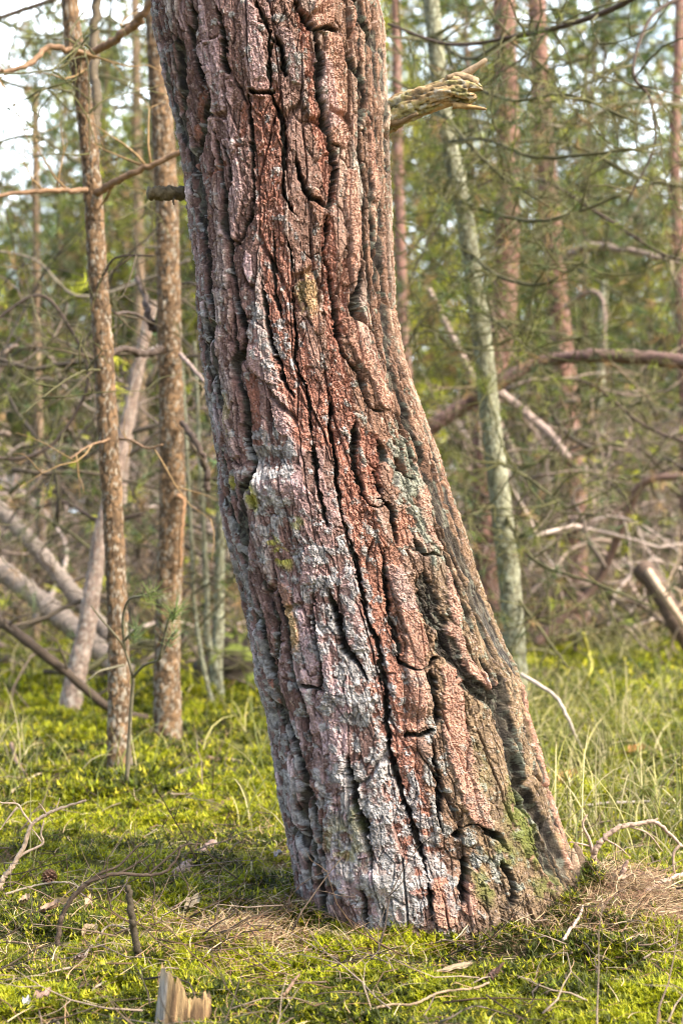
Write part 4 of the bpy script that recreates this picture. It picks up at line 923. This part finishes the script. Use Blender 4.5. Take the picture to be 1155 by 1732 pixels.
def build_forest():
    V = [pine_mesh(1, 6, .5, .6), pine_mesh(2, 7.5, .9, .5), pine_mesh(3, 5.2, .3, .65), pine_mesh(4, 9, 1.2, .5)]
    spots = []
    for i in range(38):
        y = 12.5 + 15 * (i / 38.0) + RNG.random() * 1.2; x = (RNG.random() * 2 - 1) * (.25 * y + 1.0)
        spots.append((x, y))
    for i, (x, y) in enumerate(spots):
        left = x / y < -.09
        if left and y < 17.5: y += 7; x *= y / (y - 7)
        if left: i = i - i % 4 + (2, 1, 2, 3)[i % 4]
        loc_tone = 0; tr, cr = V[i % 4]; z = float(gz(x, y))
        loc = (x, y, z)
        lab = 'one of the blurred young pines crowding the left background' if left else 'one of the blurred young pines crowding the right background'
        r = empty('pine_tree', loc, lab, 'tree', 'blurred pines filling the left background' if left else 'blurred pines filling the right background')
        s = .85 + .35 * RNG.random(); r.scale = (s, s, s); r.rotation_euler = (0, 0, RNG.random() * 6.28)
        for nm, me in (('trunk', tr), ('crown', cr)):
            o = bpy.data.objects.new(nm, me); C.objects.link(o); o.parent = r
    # the wood beyond, one mass
    b = Buf(); n = 76000
    y = 29 + 20 * RNG.random(n); x = (RNG.random(n) * 2 - 1) * (.30 * y + 4)
    lf = sst(.0, -.12, -x / y) if False else np.clip((x / y + .10) / .12, 0, 1)
    hh = 5.5 + 9 * fbm(x * .35, y * .2, 201, 3) + 3 * lf
    z = hh * RNG.random(n) ** .9
    den = sst(.40, .60, fbm(x * .55, z * .45, 202, 2) * .55 + fbm(x * 2.4, z * 3.0, 203, 2) * .45)
    k = RNG.random(n) < (.01 + .62 * den) * (1 - np.clip((z - 1.5) / 4, 0, 1) * (.36 - .30 * lf)); x, y, z = x[k], y[k], z[k]
    tn = fbm(x * .9 + 4, z * .9 + y, 204, 2); pal = np.array([(0.04, .065, .018), (0.14, .19, .03), (0.30, .34, .03), (0.48, .49, .07), (0.34, .26, .12)])
    pick = np.clip(((tn - .28) / .44 * 4 + .5 + RNG.normal(size=len(x)) * .7).astype(int), 0, 4)
    for c in range(5):
        m = pick == c
        tufts(b, np.stack([x[m], y[m], z[m]], -1), RNG.normal(size=(m.sum(), 3)) + [0, 0, .5], 16, .22, .045, 1.2, pal[c:c + 1], .10)
    for _ in range(30):
        yy = 28 + 20 * RNG.random(); xx = (RNG.random() * 2 - 1) * (.30 * yy + 3)
        tube(b, spline([(xx, yy, -.2), (xx + RNG.normal() * .2, yy, 4), (xx + RNG.normal() * .3, yy, 9)], 12), np.linspace(.13, .04, 12), 7, (0.15, .10, .07))
    tag(b.obj('distant_woods', M_NEEDLE), 'far pine wood closing the view behind the thicket', 'woods', kind='stuff')

# ------------------------------------------------------------------ small things on the moss
def gp(px, py, up=0.0):
    """the point of the ground seen at that pixel, raised by up"""
    y = 3.0
    for _ in range(12):
        x = (px - 577.5) / F * y; z = float(gz(x, y)) + up; y = (CAMZ - z) * F / max(40, (py - 866))
    return np.array([(px - 577.5) / F * y, y, z])
def stick(pts, w, col, label, cat='stick', name='stick', twigs=(), k=9, mat=None, ups=None, lift=.012):
    ups = ups or [lift] * len(pts)
    base = gp(pts[0][0], pts[0][1], 0)
    P3 = []
    for (x, y), u in zip(pts, ups):
        P3.append(gp(x, y, u) if u is not None and u >= 0 else P(x, y, base[1]))
    p = spline(P3, 8 * len(pts)); dep = P3[0][1]
    r = np.linspace(w[0], w[1], len(p)) / F * dep / 2
    p[1:-1] += RNG.normal(size=(len(p) - 2, 3)) * r[1:-1, None] * .2
    b = Buf(); tube(b, p, r, k, col, .12)
    for tw in twigs:
        q = [P(x, y, dep + (tw[2] if len(tw) > 2 else 0)) for x, y in tw[0]]
        tube(b, spline(q, 6 * len(q)), np.linspace(tw[1], tw[1] * .4, 6 * len(q)) / F * dep / 2, 6, col, .12)
    return tag(b.obj(name, mat or M_WOOD, None, p[0]), label, cat)
def build_small():
    WHT = (0.42, 0.36, 0.28); BRN = (0.17, 0.105, 0.07); DRK = (0.06, .045, .04); GRY = (0.24, .2, .15)
    up = -1   # -1: keep that point upright at the first point's distance
    stick([(258,1340),(280,1322),(310,1306),(340,1294)], (9, 11), (0.12, .10, .08), 'dark stick slanting on the moss left of the old trunk')
    stick([(352,1284),(385,1286),(424,1298)], (9, 10), (0.13, .085, .06), 'short dark stick with a pale broken end near the old trunk')
    stick([(298,1478),(320,1462),(340,1447),(360,1428)], (17, 20), (0.27, .18, .15), 'short thick stick with peeling reddish bark on the moss')
    stick([(236,1632),(230,1590),(222,1540),(217,1498)], (14, 10), (0.045, .035, .022), 'dark straight twig standing upright in the moss', ups=[0, up, up, up])
    stick([(97,1608),(99,1580),(108,1545),(130,1510),(158,1488),(200,1478),(250,1480),(280,1474),(300,1450),(306,1430)], (9.5, 4), (0.06, .042, .03), 'arched forked dead branch curving over the moss', 'branch', 'dead_branch',
          twigs=[([(130,1512),(165,1480),(200,1465),(225,1440),(240,1425)], 6), ([(200,1478),(230,1462),(245,1440)], 4), ([(158,1488),(175,1470),(180,1450)], 3), ([(255,1480),(262,1500),(258,1540),(265,1570)], 3.5), ([(250,1480),(285,1450),(310,1430),(340,1427)], 4), ([(235,1460),(262,1440),(272,1420)], 3)], ups=[0] + [up] * 9)
    stick([(0,1512),(5,1488),(22,1465),(42,1430),(55,1395),(75,1380),(100,1368),(146,1354)], (10, 4), (0.40, .30, .22), 'pale bare twiggy branch rising at the lower left edge', 'branch', 'dead_branch',
          twigs=[([(5,1488),(35,1448),(72,1428),(70,1410),(75,1388)], 6), ([(55,1395),(40,1375),(30,1360),(5,1358),(-10,1352)], 4.5), ([(30,1365),(14,1385),(0,1405)], 4), ([(80,1378),(72,1365),(66,1358)], 3), ([(95,1370),(102,1350)], 3), ([(72,1425),(60,1408),(52,1400)], 3), ([(30,1362),(22,1352)], 2.5)], ups=[0] + [up] * 7)
    stick([(10,1512),(60,1498),(110,1492),(135,1500)], (4, 3), GRY, 'thin grey twig lying beside the pine cone', lift=.02)
    stick([(-10,1690),(10,1510)][::-1] if False else [(55,1702),(80,1716),(108,1738)], (6, 5), (0.09, .075, .045), 'dark twig poking into the lower left corner', lift=.02)
    stick([(140,1620),(165,1588),(190,1565),(250,1585)], (4, 3), GRY, 'fine grey twig zigzagging under the arched branch', lift=.02)
    stick([(155,1690),(160,1672),(188,1652),(200,1630)], (5, 3), GRY, 'little curved grey twig left of the broken stump', lift=.02)
    stick([(575,1736),(610,1716),(655,1700),(700,1698),(745,1678),(800,1672),(826,1662)], (5, 4.5), (0.22, .155, .10), 'long thin brown twig lying in the foreground moss', lift=.022)
    stick([(475,1690),(490,1670),(506,1648)], (7, 5), BRN, 'short brown twig between the stump and the long thin twig', lift=.02)
    stick([(826,1654),(840,1644),(858,1652)], (14, 10), (0.10, .055, .04), 'dark knobbly bark piece with a raised tip', 'bark piece', 'bark_piece', twigs=[([(838,1646),(846,1634),(852,1628)], 8)], lift=.012)
    stick([(952,1590),(965,1570),(978,1552),(985,1532)], (6, 5), (0.40, .30, .24), 'pale pinkish twig lying on the needle litter at right', lift=.02)
    # crooked branch right of the foot
    stick([(1002,1462),(1006,1440),(1020,1420),(1045,1400),(1075,1394),(1105,1390),(1130,1408),(1152,1432)], (11, 5), (0.36, .26, .20), 'crooked pale branch arching over the grass right of the trunk foot', 'branch', 'dead_branch',
          twigs=[([(1004,1450),(996,1420),(985,1395),(992,1378)], 7), ([(1100,1391),(1112,1384)], 6), ([(1150,1428),(1138,1445),(1140,1475),(1146,1490)], 6), ([(1002,1432),(975,1426),(962,1424)], 4), ([(1020,1418),(1045,1432),(1065,1450)], 4), ([(1060,1397),(1095,1410),(1120,1440)], 3.5)], ups=[0] + [up] * 7)
    stick([(1090,1508),(1120,1492),(1160,1476)], (9, 8), (0.33, .25, .21), 'greyish stick lying at the right edge by the needle mound', lift=.02)
    stick([(1035,1515),(1062,1500),(1100,1520)], (5, 4), (0.30, .2, .15), 'small brown stick beside the curled bark scrap', lift=.015)
    stick([(880,1140),(940,1180),(970,1240),(985,1275)], (7, 5), (0.38, .32, .28), 'pale thin branch arching down into the grass at right', 'branch', 'dead_branch', ups=[.30, .24, .12, .02])
    stick([(985,1070),(996,1110),(1000,1130),(985,1160),(975,1190)], (7, 3), (0.28, .26, .05), 'yellow-green bent stem hanging over the grass at right', 'stem', 'plant_stem', ups=[.30, .22, .19, .12, .04])
    stick([(985,1362),(1040,1358),(1095,1356),(1130,1360)], (5, 4), (0.34, .29, .25), 'straight whitish stick lying in the grass at right', lift=.03)
    stick([(20,1340),(60,1312),(110,1298)], (5, 3), (0.3, .24, .15), 'thin straw-brown twig in the far moss at lower left', lift=.03)
    stick([(20,1258),(30,1290),(45,1310)], (8, 4), BRN, 'small brown twig standing at the left edge', lift=.05)
    stick([(1055,1500),(1052,1480),(1060,1456)], (14, 6), (0.26, .17, .13), 'curled brown bark scrap standing on the needle mound', 'bark scrap', 'bark_scrap', ups=[0, up, up])
    # pine cones
    for (x, y, s, lab) in ((84, 1484, .016, 'dark round open pine cone on the moss at lower left'), (1010, 1283, .02, 'dark brown pine cone in the litter behind the trunk foot')):
        c = gp(x, y, s * 1.5); b = Buf(); m = 90; i = np.arange(m); ph = i * 2.39996; t = (i + .5) / m
        d = np.stack([np.cos(ph) * np.sin(t * np.pi), np.sin(ph) * np.sin(t * np.pi), np.cos(t * np.pi)], -1)
        for dd in d:
            sd = np.cross(dd, [0.1, .2, 1]); sd /= np.linalg.norm(sd); uu = np.cross(sd, dd)
            q0 = c + dd * s * .3; q1 = c + dd * s * 1.0
            v = [q0 - sd * s * .08, q0 + sd * s * .08, q1 + sd * s * .2 + uu * s * .1, q1 - sd * s * .2 + uu * s * .1, q1 + dd * s * .08 - uu * s * .08, q0 - uu * s * .1]
            b.add(v, [(0, 1, 2, 3)], [(3, 2, 4), (2, 1, 5), (2, 5, 4), (0, 3, 5), (3, 4, 5)], np.array((0.13, .07, .045)) * (.6 + .9 * RNG.random()))
        tag(b.obj('pine_cone', M_WOOD, None, c - [0, 0, s], smooth=False), lab, 'pine cone')
    # leaves and bark chips
    def chip(x, y, L, w, ang, col, label, cat, name, cup=.35, th=.0012, up=.016):
        n, m = 14, 8; c = gp(x, y, up); U, Vv = np.meshgrid(np.linspace(-1, 1, n), np.linspace(-1, 1, m), indexing='ij')
        sh = np.clip(1 - np.abs(U - .15 * np.sign(U)) ** 1.6, 0, 1) * (.45 + 1.0 * fbm(U * 2 + x, np.sign(Vv) * 3 + y, 5, 3))
        lx = U * L / 2; ly = Vv * sh * w / 2; lz = cup * w * (Vv ** 2) * 1.1 + .35 * L * (np.maximum(U, 0) ** 2) * cup + .25 * lx + .012 * (fbm(U * 2 + y, Vv * 2, 8, 3) - .5)
        ca, sa = math.cos(ang), math.sin(ang)
        top = c + np.stack([lx * ca - ly * sa, (lx * sa + ly * ca), lz + ly * .25 + .004], -1); bot = top - [0, 0, th]
        i = np.arange(n - 1)[:, None] * m; j = np.arange(m - 1)[None]; q = np.stack([i + j, i + m + j, i + m + j + 1, i + j + 1], -1).reshape(-1, 4)
        b = Buf(); N = n * m; rim = []
        ed = [k * m for k in range(n)] + [(n - 1) * m + k for k in range(1, m)] + [k * m + m - 1 for k in range(n - 2, -1, -1)] + [k for k in range(m - 2, 0, -1)]
        for a, bb in zip(ed, ed[1:] + ed[:1]): rim.append((a, bb, bb + N, a + N))
        cc = np.tile(mix(np.array(col), np.array(col) * .6, sst(.45, .6, fbm(U * 3 + x, Vv * 2, 9, 3))).reshape(-1, 3), (2, 1))
        b.add(np.concatenate([top.reshape(-1, 3), bot.reshape(-1, 3)]), np.concatenate([q, q[:, ::-1] + N, rim]), None, cc)
        tag(b.obj(name, M_LEAF, None, c), label, cat)
    chip(760, 1594, .070, .028, .3, (0.50, .40, .27), 'cream-coloured curled bark chip on the moss before the trunk', 'bark chip', 'bark_chip', .3, .003)
    chip(768, 1642, .060, .014, -.15, (0.42, .32, .2), 'narrow tan bark strip near the knobbly bark piece', 'bark chip', 'bark_chip', .2, .003)
    chip(83, 1542, .040, .024, -.3, (0.46, .30, .20), 'tan dead leaf below the pine cone', 'leaf', 'dead_leaf')
    chip(42, 1528, .022, .018, .4, (0.40, .29, .19), 'small folded tan leaf just left below the pine cone', 'leaf', 'dead_leaf')
    chip(82, 1580, .026, .013, .1, (0.42, .22, .12), 'small rusty leaf under the tan dead leaf', 'leaf', 'dead_leaf')
    chip(153, 1582, .034, .022, .8, (0.40, .30, .19), 'pale brown leaf beside the arched dead branch', 'leaf', 'dead_leaf')
    chip(150, 1530, .036, .012, 1.4, (0.38, .26, .17), 'narrow brown leaf standing under the arched dead branch', 'leaf', 'dead_leaf', up=.034)
    chip(325, 1535, .040, .022, .9, (0.45, .37, .25), 'straw-coloured leaf midway between the arched branch and old trunk', 'leaf', 'dead_leaf')
    chip(135, 1625, .022, .014, -.5, (0.36, .26, .24), 'tiny mauve-brown leaf near the upright dark twig', 'leaf', 'dead_leaf')
    chip(72, 1690, .030, .018, .6, (0.34, .22, .17), 'reddish brown leaf in the lower left corner', 'leaf', 'dead_leaf')
    chip(790, 1556, .020, .014, .6, (0.46, .32, .19), 'tiny tan leaf against the foot of the trunk', 'leaf', 'dead_leaf')
    chip(960, 1320, .060, .035, .5, (0.50, .28, .11), 'orange leaf in the grass behind the trunk foot', 'leaf', 'dead_leaf', up=.03)
    chip(1072, 1276, .065, .045, -.4, (0.52, .26, .08), 'bright orange leaf in the grass near the dark cone', 'leaf', 'dead_leaf', up=.04)
    chip(1058, 1492, .03, .02, .1, (0.44, .32, .23), 'pale leaf beside the curled bark scrap', 'leaf', 'dead_leaf')
    chip(470, 1449, .02, .016, .5, (0.34, .32, .33), 'tiny whitish leaf left of the trunk foot', 'leaf', 'dead_leaf', up=.034)
    chip(45, 1700, .016, .012, 1.1, (0.33, .33, .34), 'tiny whitish leaf in the lower left corner', 'leaf', 'dead_leaf', up=.034)
    # splintered stump, bottom
    c = gp(306, 1745, 0); c[2] -= .01; dep = c[1]; b = Buf(); n, k = 60, 72
    th = np.linspace(0, 2 * np.pi, k, endpoint=False)
    hx = (CAMZ - (1640 - 866) / F * dep) - c[2]
    prof = np.interp(th, [0, .5, 1.2, 2.2, 2.9, 3.25, 3.5, 3.9, 4.25, 4.35, 4.6, 4.75, 5.1, 5.2, 5.5, 5.6, 6.0, 6.28], [.66, .5, .45, .55, .8, .98, 1.0, .97, .93, .86, .90, .72, .62, .70, .64, .76, .58, .66])
    prof = prof * (1 + .05 * (vn(th * 14, th * 0, 3) - .5) * 2)
    A, TH = np.meshgrid(np.linspace(0, 1, n), th, indexing='ij')
    R = .041 * (1.08 - .16 * A) * (1 + .16 * (vn(TH * 5, A * 1.2, 7) - .5) + .10 * (vn(TH * 16, A * 2, 8) - .5)) 
    v = np.stack([c[0] + R * np.cos(TH), c[1] + R * np.sin(TH) * .8, c[2] - .02 + (hx + .03) * prof[None] * A], -1)
    v[..., 0] += .008 * A
    q = []; i = np.arange(n - 1)[:, None] * k; j = np.arange(k)[None]; q = np.stack([i + j, i + (j + 1) % k, i + k + (j + 1) % k, i + k + j], -1).reshape(-1, 4)
    gr = fbm(TH * 7, A * 1.5, 31, 3)
    col = mix((0.14, .085, .045), (0.48, .32, .16), sst(.38, .62, gr)); col = mix(col, np.array((0.42, .40, .38)), (np.abs(TH - 3.5) < .55) * .8); col = mix(col, np.array((0.50, .34, .17)), sst(.8, .98, A) * .5)
    b.add(v.reshape(-1, 3), q, None, col.reshape(-1, 3))
    inner = v[-1].copy(); low = np.stack([c[0] + .02 * np.cos(th), c[1] + .016 * np.sin(th), np.full(k, c[2] + hx * .3)], -1)
    jj = np.arange(k); b.add(np.concatenate([inner, low, [[c[0], c[1], c[2] + hx * .28]]]), np.stack([jj, (jj + 1) % k, k + (jj + 1) % k, k + jj], -1), np.stack([k + jj, k + (jj + 1) % k, np.full(k, 2 * k)], -1), (0.42, .28, .15))
    tag(b.obj('stump', M_STUMP, None, c), 'small splintered broken stump at the bottom edge', 'stump')

root, base = build_old_pine()
broken_branch(root, base)
build_ground(); build_moss(); build_grass(); build_litter()
build_young_pines(); build_sapling(); build_thin_saplings(); build_brush(); build_forest()
build_small()
